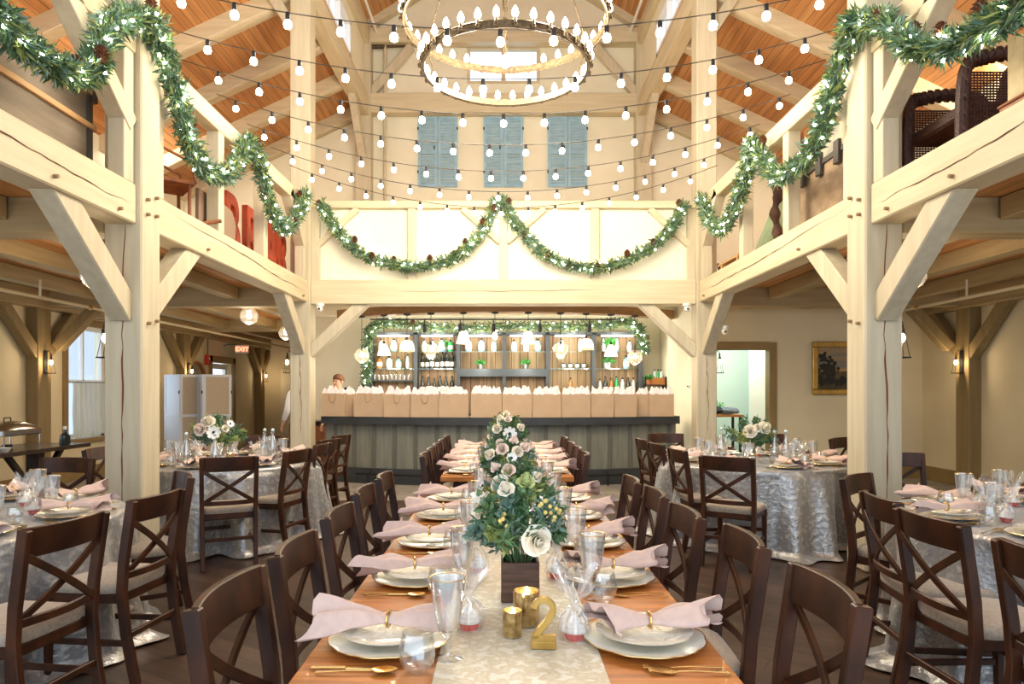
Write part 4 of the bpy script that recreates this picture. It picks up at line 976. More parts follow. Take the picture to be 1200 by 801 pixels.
def mk_cupcake():
    t = T('cupcake_favour', '', 'cupcake')
    M().lathe([(0,.0), (.022,0), (.031,.026), (.0,.026)], 40, fn=lambda r_, z, a, q: (r_*(1+.05*math.cos(20*a)), z)).build('paper_case', redpaper, t, smooth=20)
    k = M(); 
    for i in range(4): k.lathe([(.034-.008*i,.024+.011*i), (.037-.0085*i,.03+.011*i), (.03-.0085*i,.037+.011*i)], 20)
    k.build('icing', icing, t)
    rr = random.Random(4); ph = [rr.random()*6 for _ in range(5)]
    pr = [(.034,.001), (.043,.03), (.04,.06), (.022,.085), (.008,.1), (.016,.115), (.036,.15), (.055,.185)]
    M().lathe(pr, 48, caps=False, fn=lambda r_, z, a, q: (r_*(1+.1*math.sin(7*a+ph[0]+q)+(.06+.02*q)*math.sin(11*a+ph[1])), z+(.02*math.sin(5*a+ph[2])*(q > 5))*(q-4)/2)).build('cellophane_bag', cello, t, recalc=False, smooth=15)
    k = M()
    for i in range(4):
        a = i*1.7; pts = [V((math.cos(a)*.01*q*.8+.008*math.cos(q*1.5), math.sin(a)*.01*q*.8+.008*math.sin(q*1.5), .1-.006*q+.01*math.sin(q))) for q in range(8)]
        k.strip(pts, .004, .0008)
    k.build('ribbon', white, t, recalc=False); return t
charger, plate = Proto(mk_charger), Proto(mk_plate); naps = [Proto(mk_napkin(s)) for s in (3, 11, 17, 29)]
knife, spoon, fork, goblet, tumbler, cupcake = map(Proto, (mk_knife, mk_spoon, mk_fork, mk_goblet, mk_tumbler, mk_cupcake))
rs = random.Random(8)
def setting(cx, cy, rz, where, tz=.752, gx=.13, gy=.16, tx=.2, ty=.09, cuts=True, cup=(.14,.2), gflag='', big=1.0):
    R = RZ(rz); c = V((cx, cy, tz))
    def L(x, y, z=0): return c+R@V((x, y, z))
    g = lambda s: s+gflag
    charger(L(0,0), rz+rs.random()*.5, 'scalloped ivory charger plate, gold edged, '+where, g('charger plates'))
    plate(L(0,0,.0205), rz, 'embossed ivory dinner plate on its charger, '+where, g('dinner plates'))
    naps[rs.randrange(4)](L(jit(rs,.01), jit(rs,.015), .032), rz+jit(rs,.12), 'pale mauve napkin gathered in gold ring, '+where, g('folded napkins'), 1.0*big)
    if cuts:
        knife(L(.185,-.06), rz, 'gold knife right of the plate, '+where, g('gold knives')); spoon(L(.21,-.05), rz+.03, 'gold spoon right of the knife, '+where, g('gold spoons'))
        fork(L(-.185,-.06), rz, 'inner gold fork, '+where, g('gold forks')); fork(L(-.212,-.07), rz-.05, 'outer gold fork, '+where, g('gold forks'))
    goblet(L(gx,gy), rs.random(), 'tall gold-rimmed goblet, '+where, g('gold-rimmed goblets'))
    tumbler(L(tx,ty), rs.random()*6, 'round stemless cut glass, '+where, g('stemless glasses'))
    if cup: cupcake(L(*cup), rs.random()*6, 'red-cased cupcake in cellophane, '+where, g('cupcake favours'))
SYs = (1.9, 2.53, 3.12, 3.77, 4.38)
for i, y in enumerate(SYs):
    setting(TX-.345, y, -pi/2, '%s place, left side of near long table' % ordn[i], gx=.12, gy=.17, tx=.2, ty=.1, cup=(-.1,.215), gflag=' on the near long table')
    setting(TX+.36, y, pi/2, '%s place, right side of near long table' % ordn[i], gx=.42 if i == 0 else .3, gy=.09, tx=.36 if i == 0 else .24, ty=.06, cup=(.02,.19), gflag=' on the near long table')
for i, y in enumerate((5.85,6.45,7.05,7.65,8.2)):
    setting(TX-.36, y, -pi/2, '%s place, left side of rear long table' % ordn[i], gflag=' on the rear long table', cup=(-.1,.21))
    setting(TX+.36, y, pi/2, '%s place, right side of rear long table' % ordn[i], gflag=' on the rear long table', cup=(-.1,.21))
dirs = ['back', 'back-right', 'right', 'front-right', 'front', 'front-left', 'left', 'back-left']
def ring_set(c, sd, idx, off=0):
    for k in idx:
        a = pi/2-k*pi/4+off; rr = .69
        setting(c[0]+rr*math.cos(a), c[1]+rr*math.sin(a), a+pi/2, '%s place of %s round table' % (dirs[k], sd), tz=.75, cup=(.1,.24), gflag=' on the %s round table' % sd)
ring_set(LF, 'far left', range(8)); ring_set(RF, 'far right', range(8), .1); ring_set(LN, 'near left', (0,1,2,3), .12); ring_set(RN, 'near right', (0,7,6,5), -.12)

# ================================================================== CENTREPIECES
def rose(k, c, d, s, mi, r):
    q = d.to_track_quat('Z', 'Y').to_matrix()
    for L_, (R_, n, h, tilt) in enumerate(((.007,3,.042,0), (.013,3,.041,0), (.019,4,.038,.05), (.025,5,.033,.15), (.031,5,.026,.35), (.037,6,.018,.6))):
        for j in range(n):
            a0 = 2*pi*j/n+L_*.7; sp = 1.25*2*pi/n
            def pet(u, v):
                a = a0+(u-.5)*sp; rr = R_*(.45+.55*v)*(1+.25*tilt*v); z = h*v*(1-.35*tilt*v)-(.012*(2*u-1)**2)*v
                return V(c)+q@(V((rr*math.cos(a), rr*math.sin(a), z-.004*L_))*s)
            k.grid(pet, 4, 3, mi)
def anemone(k, c, d, s):
    q = d.to_track_quat('Z', 'Y').to_matrix()
    for j in range(8):
        a0 = 2*pi*j/8
        k.grid(lambda u, v: V(c)+q@(V((math.cos(a0)*.036*v-math.sin(a0)*.026*math.sin(pi*min(v,.8))*(u-.5), math.sin(a0)*.036*v+math.cos(a0)*.026*math.sin(pi*min(v,.8))*(u-.5), .012*v*v+.001*(j % 2)))*s), 3, 3, 0)
    k.ball(V(c)+q@V((0,0,.006*s)), .009*s, 8, 6, 1)
def arrangement(name, label, loc, Rx, Rz, seed, flowers, vase='box', nleaf=900, rz=0, hs=1.0):
    r = random.Random(seed); t = T(name, label, 'flower arrangement', loc, rz, group='floral centrepieces')
    if vase == 'box':
        k = M(); k.bb(-.063,.063,-.063,-.054,0,.13).bb(-.063,.063,.054,.063,0,.13).bb(-.063,-.054,-.054,.054,0,.13).bb(.054,.063,-.054,.054,0,.13).bb(-.054,.054,-.054,.054,0,.1); k.build('planter_box', crate, t, .0015); h = .13
    else:
        M().lathe([(0,0), (.045,0), (.06,.03), (.062,.1), (.05,.14), (.045,.14), (.055,.1), (.05,.03), (0,.02)], 24).build('vase', silver if vase == 'vase' else mercury, t); h = .14
    k = M(); cc = V((0,0,h+Rz*.45))
    for i in range(34):
        d = rdir(r); d.z = abs(d.z)*1.0-.15; d.normalize(); base = V((d.x*.04, d.y*.04, h-.01)); tip = cc+V((d.x*Rx, d.y*Rx, d.z*Rz*.8))
        pts = [base.lerp(tip, q/5)+V((0,0,.03*math.sin(pi*q/5))) for q in range(6)]; k.tube(pts, .0018, 4, 0)
        m_ = r.choice((0,1,1,0,2)) if r.random() < .8 else 0; euc = r.random() < .55
        for q in range(int(nleaf/34)):
            u = .25+.75*r.random(); p = base.lerp(tip, u)+V((0,0,.03*math.sin(pi*u)))+rdir(r)*.012
            dd = (rdir(r)+(tip-base).normalized()*.6).normalized()
            k.leaf(p, dd, rdir(r), (.034 if euc else .045)*(.7+.6*r.random()), (.026 if euc else .014)*(.7+.5*r.random()), m_)
    f = k.build('foliage', [leafA, leafB, leafC], t, smooth=0, recalc=False); f['kind'] = 'stuff'
    for (kind, dx, dy, dz, s) in flowers:
        s *= (.78 if seed in (2,3,4,5) else .9); d = V((dx, dy, dz)).normalized(); p = cc+V((d.x*Rx*1.04, d.y*Rx*1.04, d.z*Rz*.92)); k = M()
        if kind == 'rose': rose(k, p, d, s, 0, r); k.build('rose', rose_m, t, smooth=60, recalc=False)
        elif kind == 'blush': rose(k, p, d, s, 0, r); k.build('blush_rose', rosep, t, smooth=60, recalc=False)
        elif kind == 'green': rose(k, p, d, s, 0, r); k.build('pale_green_bloom', mat('lime_petal', (206,216,152), .6), t, smooth=60, recalc=False)
        elif kind == 'anem': anemone(k, p, d, s); k.build('anemone', [anem, ink], t, smooth=60, recalc=False)
        elif kind == 'berry':
            for q in range(6): k.ball(p+rdir(r)*.02, .007, 8, 6)
            k.build('berry_sprig', berry, t)
    return t
arrangement('flower_arrangement', 'wooden box of eucalyptus with one cream rose, nearest on long table', (.055, 2.3, .757), .155, .21, 1,
            [('rose',.35,-1,-.02,1.35), ('green',.1,-.35,.8,.85), ('rose',-.28,-.5,.75,.8), ('berry',.45,-.7,.5,1), ('berry',-.3,-.85,.3,1), ('berry',.6,-.5,.3,1), ('rose',-.8,.1,.5,1.0)], nleaf=1500)
arrangement('flower_arrangement', 'loose greenery with white roses, second along the near long table', (.06, 3.35, .757), .17, .17, 2,
            [('rose',-.5,-.9,.35,1.5), ('rose',.05,-.9,.1,1.2), ('blush',-.2,-.6,.7,1.1), ('blush',-.6,-.3,.8,.9), ('rose',.55,-.6,.5,.9), ('anem',-.85,-.4,.2,.9)], nleaf=1500)
arrangement('flower_arrangement', 'tall greenery with blush blooms, third along the near long table', (.03, 4.4, .757), .18, .2, 3,
            [('blush',-.2,-.7,.6,1.3), ('rose',.3,-.7,.5,1.2), ('anem',.1,-.9,.3,1.2), ('rose',-.6,-.6,.4,1.2), ('blush',.6,-.5,.7,1.1), ('blush',.2,-.4,.9,1)], nleaf=1500)
arrangement('flower_arrangement', 'greenery with a white anemone, nearer of two on the rear table', (.03, 6.15, .757), .2, .27, 4,
            [('anem',.12,-1,.28,2.2), ('rose',-.45,-.8,.5,1.5), ('rose',-.25,-.8,-.05,1.3), ('blush',.05,-.6,.8,1.1), ('rose',-.3,-.5,.9,1.0), ('rose',.6,-.6,.5,1.2)], nleaf=1500)
arrangement('flower_arrangement', 'dense greenery with pale blooms, farther of two on rear table', (.03, 7.4, .757), .2, .27, 5,
            [('rose',-.3,-.8,.6,1.5), ('blush',.3,-.8,.6,1.5), ('rose',.0,-.6,.9,1.2)], nleaf=1000)
arrangement('flower_arrangement', 'anemone and blush rose arrangement on the far left round table', (-2.83, 6.75, .75), .26, .26, 6,
            [('anem',.28,-.95,.2,2.0), ('blush',-.25,-.9,.35,1.8), ('rose',.0,-.8,.7,1.7), ('rose',-.1,-.7,.55,1.3), ('anem',.65,-.5,.5,1.2), ('rose',.5,-.6,.3,1.0)], 'vase', 1500)
arrangement('flower_arrangement', 'cream rose and eucalyptus arrangement on the far right round table', (2.47, 6.85, .75), .25, .24, 7,
            [('rose',-.3,-.9,.3,1.8), ('rose',.3,-.9,.5,1.8), ('rose',-.02,-.9,.45,1.2), ('berry',-.5,-.8,.2,1)], 'vase', 1500)
arrangement('flower_arrangement', 'low greenery arrangement at the middle of near left round table', (-3.12, 3.75, .75), .2, .2, 8, [('rose',.5,-.8,.4,1.4)], 'vase', 500)
arrangement('flower_arrangement', 'low greenery arrangement at the middle of near right round table', (3.2, 3.75, .75), .2, .2, 9, [('rose',-.5,-.8,.4,1.4)], 'vase', 500)
# votives, number, bottles
def mk_votive():
    t = T('votive_candle', '', 'candle'); M().lathe([(0,0), (.023,0), (.0265,.006), (.0275,.075), (.0255,.075), (.0245,.012), (0,.01)], 28).build('holder', mercury, t)
    M().lathe([(0,.012), (.023,.012), (.023,.052), (0,.05)], 16).build('wax', wax, t); M().lathe([(.001,.052), (.005,.06), (.003,.068), (.0003,.078)], 8).build('flame', glow('flame_glow', (1,.75,.4,1), 40), t)
    point(t, (0,0,.085), .25, .01); return t
votive = Proto(mk_votive)
votive((.025, 1.93, .757), 0, 'small gold mercury glass votive left of the gold number', 'mercury glass votives'); votive((.068, 2.03, .757), 0, 'larger gold mercury glass votive just behind the gold number', 'mercury glass votives', (1.45,1.45,1.35))
for x, y, lb in ((.1,3.0,'gold votive behind the wooden flower box, near long table'), (-.05,3.9,'gold votive between the second and third arrangements, near long table'), (-2.62,6.55,'gold votive right of flowers on far left round table'), (2.35,6.45,'gold votive in front of flowers on far right round table')):
    votive((x,y,.757), 0, lb, 'mercury glass votives', 1.3)
def text_mesh(s, size, depth, name, m, parent, bold=0, R=None):
    cu = bpy.data.curves.new(name, 'FONT'); cu.body = s; cu.size = size; cu.extrude = depth/2; cu.offset = bold; cu.align_x = 'CENTER'; cu.resolution_u = 4
    tmp = bpy.data.objects.new(name, cu); COL.objects.link(tmp); bpy.context.view_layer.update()
    me = bpy.data.meshes.new_from_object(tmp); bpy.data.objects.remove(tmp); me.materials.clear(); me.materials.append(m)
    o = bpy.data.objects.new(name, me); COL.objects.link(o); adopt(o, parent)
    if R is not None: o.rotation_euler = R
    return o
nt_ = T('table_number', 'gold wooden table number two standing on the velvet runner', 'table number', (.108, 1.84, .757), -.05)
M().bb(-.034,.034,-.011,.011,0,.021).build('base', goldb, nt_, .002)
d2 = []
for q in range(13): a = pi*.98-(pi*1.28)*q/12; d2.append((.0255*math.cos(a), .106+.0255*math.sin(a)))
d2 += [(.012,.075), (-.008,.052), (-.022,.034), (-.027,.026)]
M().strip([(x, 0, z) for x, z in d2], .017, .018, (0,1,0)).strip([(-.033,0,.029), (.033,0,.029)], .018, .017, (0,0,1)).build('digit', goldb, nt_, .0015)
def mk_swing():
    t = T('water_bottle', '', 'bottle'); M().lathe([(0,0), (.034,0), (.036,.01), (.036,.15), (.03,.18), (.014,.205), (.0135,.24), (.0165,.243), (.0165,.252)], 20).build('bottle_body', cutglass, t, recalc=False)
    M().lathe([(.0,.25), (.012,.25), (.013,.275), (0,.278)], 12).build('stopper', redpaper, t); M().tube([(.018,0,.235), (.02,0,.262), (0,0,.285), (-.02,0,.262), (-.018,0,.235)], .0016, 5).build('wire_bail', silver, t); return t
swing = Proto(mk_swing)
swing((-.005, 3.12, .757), 0, 'swing-top water bottle, left of the pair on near long table', 'swing-top bottles'); swing((.115, 3.06, .757), 0, 'swing-top water bottle, right of the pair on near long table', 'swing-top bottles')
def mk_carafe():
    t = T('glass_carafe', '', 'carafe'); M().lathe([(0,0), (.04,0), (.045,.012), (.046,.1), (.04,.15), (.022,.2), (.016,.235), (.018,.26), (.021,.265)], 22, caps=False).lathe([(0,.012), (.041,.014), (.043,.1), (.037,.148), (.019,.2), (.013,.235)], 22, caps=False).build('carafe_body', cutglass, t, recalc=False)
    M().ball((0,0,.285), .017, 10, 8).build('stopper', gclear, t); return t
caraf = Proto(mk_carafe)
for x, y, lb in ((-2.95,6.35,'glass carafe left of the flowers on far left round table'), (-2.66,6.3,'glass carafe in front of flowers, far left round table'), (-2.45,7.0,'left of two glass carafes right of flowers, far left table'), (-2.36,6.98,'right of two glass carafes right of flowers, far left table'),
                 (2.66,6.7,'left of two glass carafes right of flowers, far right table'), (2.78,6.72,'right of two glass carafes right of flowers, far right table'), (2.3,7.2,'glass carafe behind the flowers on far right round table')):
    caraf((x,y,.752), 0, lb, 'glass carafes on the round tables', 1.05)
# ================================================================== BALCONY THINGS
oldw = mat('old_grey_wood', (150,134,114), .8, c2=(112,98,82), nscale=(2,1.5,9), nf=(.3,.7), bump=.3); batt = mat('raw_batten', (206,164,112), .6, c2=(186,140,90), nscale=(20,1,20)); ironb = mat('old_iron', (88,84,78), .6, .4)
t = T('storage_chest', 'large grey weathered wooden trunk with battens on the near left balcony', 'trunk', (-3.55, 4.35, 3.102))
M().bb(-.4,.33,-1.4,1.0,0,.66).build('trunk_body', oldw, t, .01)
for z in (.38,.65): M().bb(-.41,.355,-1.42,1.02,z,z+.045).build('batten', batt, t, .004)
M().bb(.33,.345,-.1,-.04,0,.65).bb(.33,.345,.92,.98,0,.65).build('iron_strap', ironb, t)
for y in (.99,): M().bb(.3,.36,y-.03,y+.03,0,.04).bb(.3,.36,y-.03,y+.03,.6,.73).build('corner_bracket', ironb, t)
# rocking sled chair
old_r = mat('worn_brown_wood', (150,92,56), .55, c2=(120,70,42), nscale=(10,10,2))
t = T('wooden_rocking_chair', 'old brown bentwood chair behind left railing beside the near post', 'chair', (-3.42, 6.85, 3.1), -.9)
M().bb(-.25,.25,-.22,.25,.4,.44).build('seat', old_r, t, .006)
for s in (-1,1):
    M().tube([(s*.22,-.2,.42), (s*.22,-.32,.8), (s*.2,-.36,1.25)], .022, 8).build('back_post', old_r, t)
    M().tube([(s*.22,-.33,.85), (s*.24,-.05,.72), (s*.24,.22,.62), (s*.24,.25,.42)], .016, 8).build('arm', old_r, t)
    M().tube([(s*.22,-.45,.08), (s*.22,-.1,.025), (s*.22,.3,.03), (s*.22,.5,.09)], .02, 8).build('rocker', old_r, t)
    for y in (-.18,.2): M().tube([(s*.22,y,.04), (s*.22,y,.4)], .018, 8).build('leg', old_r, t)
for q in range(5): M().tube([(-.14+.07*q,-.2,.42), (-.13+.065*q,-.34,1.16)], .009, 6).build('spindle', old_r, t)
M().strip([(-.21,-.35,1.18), (0,-.38,1.2), (.21,-.35,1.18)], .02, .1).build('top_rail', old_r, t, .004)
t = T('wooden_paddle', 'rounded taupe board leaning low behind the left railing', 'board', (-3.12, 7.45, 3.1), 0)
R_ = Matrix.Rotation(.0, 3, 'X'); o = [(.42*math.cos(a), .16+.2*math.sin(a)) for a in [pi*q/16-0 for q in range(17)]]
M().prism([(-.5,.0), (.3,.0), (.45,.1), (.46,.28), (.36,.4), (.2,.42), (-.5,.42)], -.02, .02, ax='x').build('board', mat('taupe_board', (140,114,92), .7), t, .005)
# letters
lred = mat('rust_red_letter', (178,74,42), .55, c2=(150,56,34), nscale=(9,9,9), bump=.2)
for q, (c_, y, lb) in enumerate((('B',8.2,'rust red letter B, first beside the railing post'), ('R',8.85,'rust red letter R directly after the letter B'), ('A',9.55,'rust red letter after the railing post, partly under garland'), ('R',10.05,'rust red letter nearest the far left hall post'))):
    t = T('standing_letter', 'tall '+lb, 'letter', (-3.28, y, 3.105), group='rust red standing letters on the left balcony')
    m_ = text_mesh(c_, 1.0, .07, 'letter_body', lred, t, .022, (pi/2, 0, pi/2)); m_.scale = (.82,1.0,1)
# right: vintage trunks, frame, gnarled wood
t = T('travel_chest', 'battered grey travelling trunk with clasps behind the right railing', 'trunk', (3.5, 6.8, 3.102))
M().bb(-.32,0,-.5,.55,0,.62).build('trunk_body', mat('tan_trunk', (168,142,112), .7, c2=(134,112,88), nscale=(4,4,9), bump=.3), t, .012)
M().bb(-.33,.01,-.51,.56,.64,.9).build('lid', mat('grey_tin', (150,146,136), .6, c2=(186,174,148), nscale=(7,7,7), bump=.4), t, .015)
M().bb(-.34,-.33,-.51,.56,.6,.65).bb(-.345,-.33,-.51,.56,0,.04).build('trunk_band', ironb, t)
for y in (-.35,.02,.4): M().bb(-.365,-.33,y-.05,y+.05,.5,.72).build('clasp', ironb, t, .004)
t = T('easel', 'brown wooden easel frame leaning behind the right railing', 'easel', (3.3, 7.6, 3.1))
for a, b in (((0,-.3,0), (.0,-.05,1.2)), ((0,.3,0), (0,.05,1.2)), ((.3,0,0), (.0,0,1.2))): M().tube([a, b], .02, 8).build('leg', old_r, t)
M().strip([(0,-.3,.25), (0,.3,.25)], .03, .04).build('ledge', old_r, t)
t = T('driftwood', 'gnarled dark branch standing upright behind the right railing', 'branch', (3.25, 8.15, 3.1)); r = random.Random(9)
M().tube(smooth_path([(0,0,0), (.03,.02,.25), (-.03,-.05,.5), (.05,-.02,.75), (.0,-.16,.92)], 6), [.05+.018*math.sin(q*1.3) for q in range(25)], 10).tube(smooth_path([(0,0,.7), (.02,.12,.85), (0,.18,.95)], 5), .03, 8).build('branch', mat('bark_dark', (92,64,48), .85, c2=(60,42,32), nscale=(14,14,6), bump=.6), t)
t = T('canvas_tent', 'pale green canvas folded camp tent behind the right railing', 'tent', (3.6, 8.75, 3.102))
gcan = mat('green_canvas', (160,176,142), .85, c2=(140,158,126), nscale=(5,5,5))
M().add([(-.25,-.65,0), (.35,-.65,0), (.05,-.1,1.15), (-.25,.65,0), (.35,.65,0), (.05,.1,1.15)], [(0,1,2), (5,4,3), (0,2,5,3), (1,4,5,2), (0,3,4,1)]).build('canvas', gcan, t)
M().tube([(.05,-.12,1.15), (.05,.12,1.15)], .02, 6).tube([(.05,-.1,0), (.05,-.1,1.25)], .02, 6).build('pole', mat('blue_green_pole', (110,150,146), .6), t)
t = T('wooden_sled', 'old pale wooden sled lying low beside the far right post', 'sled', (3.3, 9.5, 3.1))
for s in (-1,1): M().strip([(s*.16,-.5,.02), (s*.16,.3,.02), (s*.16,.5,.2)], .03, .05).build('runner_blade', ironb, t)
M().bb(-.2,.2,-.5,.4,.14,.17).bb(-.2,.2,-.45,-.4,.02,.14).bb(-.2,.2,.2,.25,.02,.14).build('deck', batt, t)
t = T('wicker_chair', 'dark brown woven wicker armchair on the near right balcony', 'chair', (3.58, 5.15, 3.102), pi/2); t.scale = (.95,.95,1)
wick = mat('wicker_dark', (74,40,28), .5, c2=(46,26,20), nscale=(60,60,60), bump=.8); wick2 = mat('wicker_grey', (112,84,72), .6, c2=(80,56,48), nscale=(70,70,70), bump=.8)
for s in (-1,1):
    pts = smooth_path([(s*.34,-.28,.1), (s*.35,-.3,.62), (s*.36,-.1,.72), (s*.36,.2,.7), (s*.35,.34,.6), (s*.34,.36,.1)], 5); k = M().tube(pts, .045, 10)
    for q in range(0, len(pts)-1): k.tube([pts[q]+V((.048*math.cos(a), 0, .048*math.sin(a))) if False else pts[q]+V((.05*math.cos(a), .02*math.sin(a), .05*math.sin(a))) for a in [2*pi*w_/8 for w_ in range(8)]], .008, 4, closed=True)
    k.build('arm', wick, t)
    k = M()
    for q in range(26): k.tube([(s*.35, -.28+.024*q, .1), (s*.35, -.28+.024*q, .6)], .006, 4)
    for q in range(26): k.tube([(s*.35, -.3, .12+.019*q), (s*.35, .34, .12+.019*q)], .007, 4)
    k.build('side_weave', wick, t)
k = M().grid(lambda u, v: V((-.36+.72*u, -.3-.16*v-.1*math.sin(pi*u), .35+.75*v*(.75+.25*math.sin(pi*u)))), 30, 24)
for q in range(12): k.tube([(-.34+.68*w_/10, -.34-.16*q/12-.1*math.sin(pi*w_/10), .36+.72*q/12*(.75+.25*math.sin(pi*w_/10))) for w_ in range(11)], .01, 5)
k.build('backrest', wick2, t, recalc=False); M().bb(-.33,.33,-.3,.34,.3,.4).build('seat', wick, t, .02)
t = T('picture_case', 'small worn cream case with brown strap leaning on the wicker chair', 'case', (3.24, 4.16, 3.1), .1)
M().bb(-.05,.05,-.16,.16,.16,.56).build('case_body', mat('cream_case', (206,190,152), .7, c2=(176,156,112), nscale=(6,6,6)), t, .015)
M().bb(-.056,.056,-.02,.02,.15,.57).build('strap', old_r, t)
t2 = T('side_box', 'dark low wooden box under the cream case on the right balcony', 'box', (3.25, 4.16, 3.1)); M().bb(-.1,.1,-.18,.18,0,.14).bb(-.11,.11,-.19,.19,.14,.158).build('box_body', old_r, t2, .006)

# ================================================================== SIDE AISLES
sw = mat('screen_white', (226,230,236), .6); sb_ = mat('screen_linen', (206,188,160), .85, c2=(196,178,150), nscale=(40,40,40))
t = T('folding_screen', 'white framed folding screen with linen panels in the left aisle', 'screen')
P5 = [(-6.6,13.3), (-6.17,13.0), (-6.09,13.45), (-5.7,13.1), (-5.29,13.3)]; P5 = [(-6.62,13.35), (-6.16,13.0), (-5.98,13.4), (-5.72,13.0), (-5.28,13.25)]
for i in range(4):
    a, b = V((*P5[i],0)), V((*P5[i+1],0)); d = (b-a).normalized(); L = (b-a).length; an = math.atan2(d.y, d.x)
    p = M().bb(.0,.05,-.015,.015,.04,1.77).bb(L-.05,L,-.015,.015,.04,1.77).bb(.05,L-.05,-.015,.015,1.72,1.77).bb(.05,L-.05,-.015,.015,.04,.1).bb(.05,L-.05,-.015,.015,.95,1.0).build('panel_frame', sw, t, .003)
    p.location = a; p.rotation_euler = (0,0,an); q = M().bb(.05,L-.05,-.004,.004,.1,1.72).build('panel_cloth', sb_ if i in (1,3) else sw, p)
    M().tube([(L,-.02,1.4), (L,-.02,1.46)], .012, 6).build('hinge', black, p)
# arch mirror
t = T('arched_mirror', 'round topped wooden framed mirror on the left wall above the screen', 'mirror', (-6.97, 15.45, 1.25))
o = [V((0, .5*math.cos(a), .35+.5*math.sin(a))) for a in [pi*q/20 for q in range(21)]]; o = [V((0,.5,-.6))]+o+[V((0,-.5,-.6))]
M().strip(o, .05, .07, (1,0,0)).build('mirror_frame', mat('mirror_wood', (150,96,58), .5), t)
M().prism([(v_.y*.96, v_.z*.96) for v_ in o], -.01, 0.0, ax='x').build('mirror_glass', mat('mirror_silver', (220,220,215), .05, 1), t)
# exit sign, pull box
t = T('exit_sign', 'small red EXIT sign mounted high on the left aisle wall', 'sign', (-6.55, 17.1, 2.5), .35)
M().bb(-.16,.16,-.02,.02,-.1,.1).build('sign_body', white, t); text_mesh('EXIT', .15, .006, 'lettering', glow('exit_red', (1,.12,.06,1), 5), t, .004, (pi/2,0,0)).location = (0,-.024,-.05)
M().tube([(0,.0,.1), (-.35,.12,.12), (-.46,.16,.05)], .012, 6).build('bracket', ironb, t)
t = T('fire_alarm_box', 'small red fire alarm pull box on the left aisle wall', 'alarm', (-6.96, 16.0, 2.18)); M().bb(0,.06,-.08,.08,-.12,.12).build('alarm_body', mat('alarm_red', (196,40,30), .4), t, .006)
M().tube([(.03,0,.12), (.03,0,.5)], .012, 6).build('conduit', ironb, t); M().ball((.07,0,.03), .02).build('alarm_lamp', white, t)
# buffet table and its things
bk = mat('dark_table_wood', (58,38,32), .4, c2=(40,28,24), nscale=(9,1,9), coat=.3)
t = T('buffet_table', 'dark trestle buffet table by the left window wall', 'table', (-5.95, 7.75, 0))
M().bb(-.4,.42,-1.6,1.4,.71,.76).build('tabletop', bk, t, .005)
for y in (-1.1,.75):
    M().bb(-.3,.3,y-.05,y+.05,0,.06).build('foot', bk, t); M().bb(.05,.2,y-.06,y+.06,.06,.71).build('trestle_post', bk, t)
    for s in (-1,1): M().strip([(.12,y+s*.08,.25), (.12,y+s*.5,.7)], .06,.06).build('trestle_brace', bk, t)
t = T('chafing_dish', 'rectangular steel chafing dish on the dark buffet table', 'chafing dish', (-5.85, 8.05, .76), pi/2+.0)
M().bb(-.32,.32,-.19,.19,.17,.24).build('water_pan', silver, t, .01)
M().grid(lambda u, v: V((-.31+.62*u, -.18+.36*v, .24+.1*(math.sin(pi*u)*math.sin(pi*v))**.4)), 20, 20).build('lid', silver, t, smooth=60); M().tube([(-.06,0,.34), (-.05,0,.375), (.05,0,.375), (.06,0,.34)], .008, 6).build('lid_handle', black, t)
for a in (-1,1):
    for b in (-1,1): M().tube([(a*.3,b*.18,0), (a*.3,b*.18,.2)], .01, 6).build('leg', silver, t)
M().lathe([(0,0), (.05,0), (.05,.06), (.0,.06)], 14).build('fuel_can', black, t)
t = T('coffee_urn', 'black and steel coffee urn at the left edge of picture', 'urn', (-5.9, 7.25, .76)); M().lathe([(0,0), (.12,0), (.12,.04), (.1,.06), (.1,.3), (.08,.34), (0,.36)], 20).build('urn_body', black, t); M().lathe([(.101,.2), (.103,.2), (.103,.28), (.101,.28)], 20, caps=False).build('steel_band', silver, t); M().tube([(.1,0,.1), (.15,0,.1), (.15,0,.06)], .012, 6).build('tap', silver, t)
t = T('sauce_bottle', 'small dark squat bottle at the window end of the buffet table', 'bottle', (-5.62, 8.75, .76)); M().lathe([(0,0), (.06,0), (.065,.02), (.06,.12), (.02,.16), (.018,.2)], 16).build('bottle_body', gdark, t); M().lathe([(.019,.2), (.022,.24), (0,.24)], 10).build('cap', white, t)
for i, (x, y) in enumerate(((-5.7,7.5), (-5.62,7.7), (-5.75,7.7))):
    t = T('napkin_dispenser' if i == 0 else 'serving_bowl', ['small steel caddy', 'white serving bowl nearest the aisle', 'white serving bowl behind the nearest one'][i]+' on the buffet table before the chafing dish', 'bowl' if i else 'caddy', (x, y, .76))
    if i: M().lathe([(0,0), (.03,0), (.07,.05), (.066,.05), (.028,.006), (0,.006)], 18).build('bowl_body', china, t)
    else: M().bb(-.07,.07,-.05,.05,0,.1).bb(-.05,.05,-.03,.03,.1,.13).build('caddy_body', silver, t, .006)
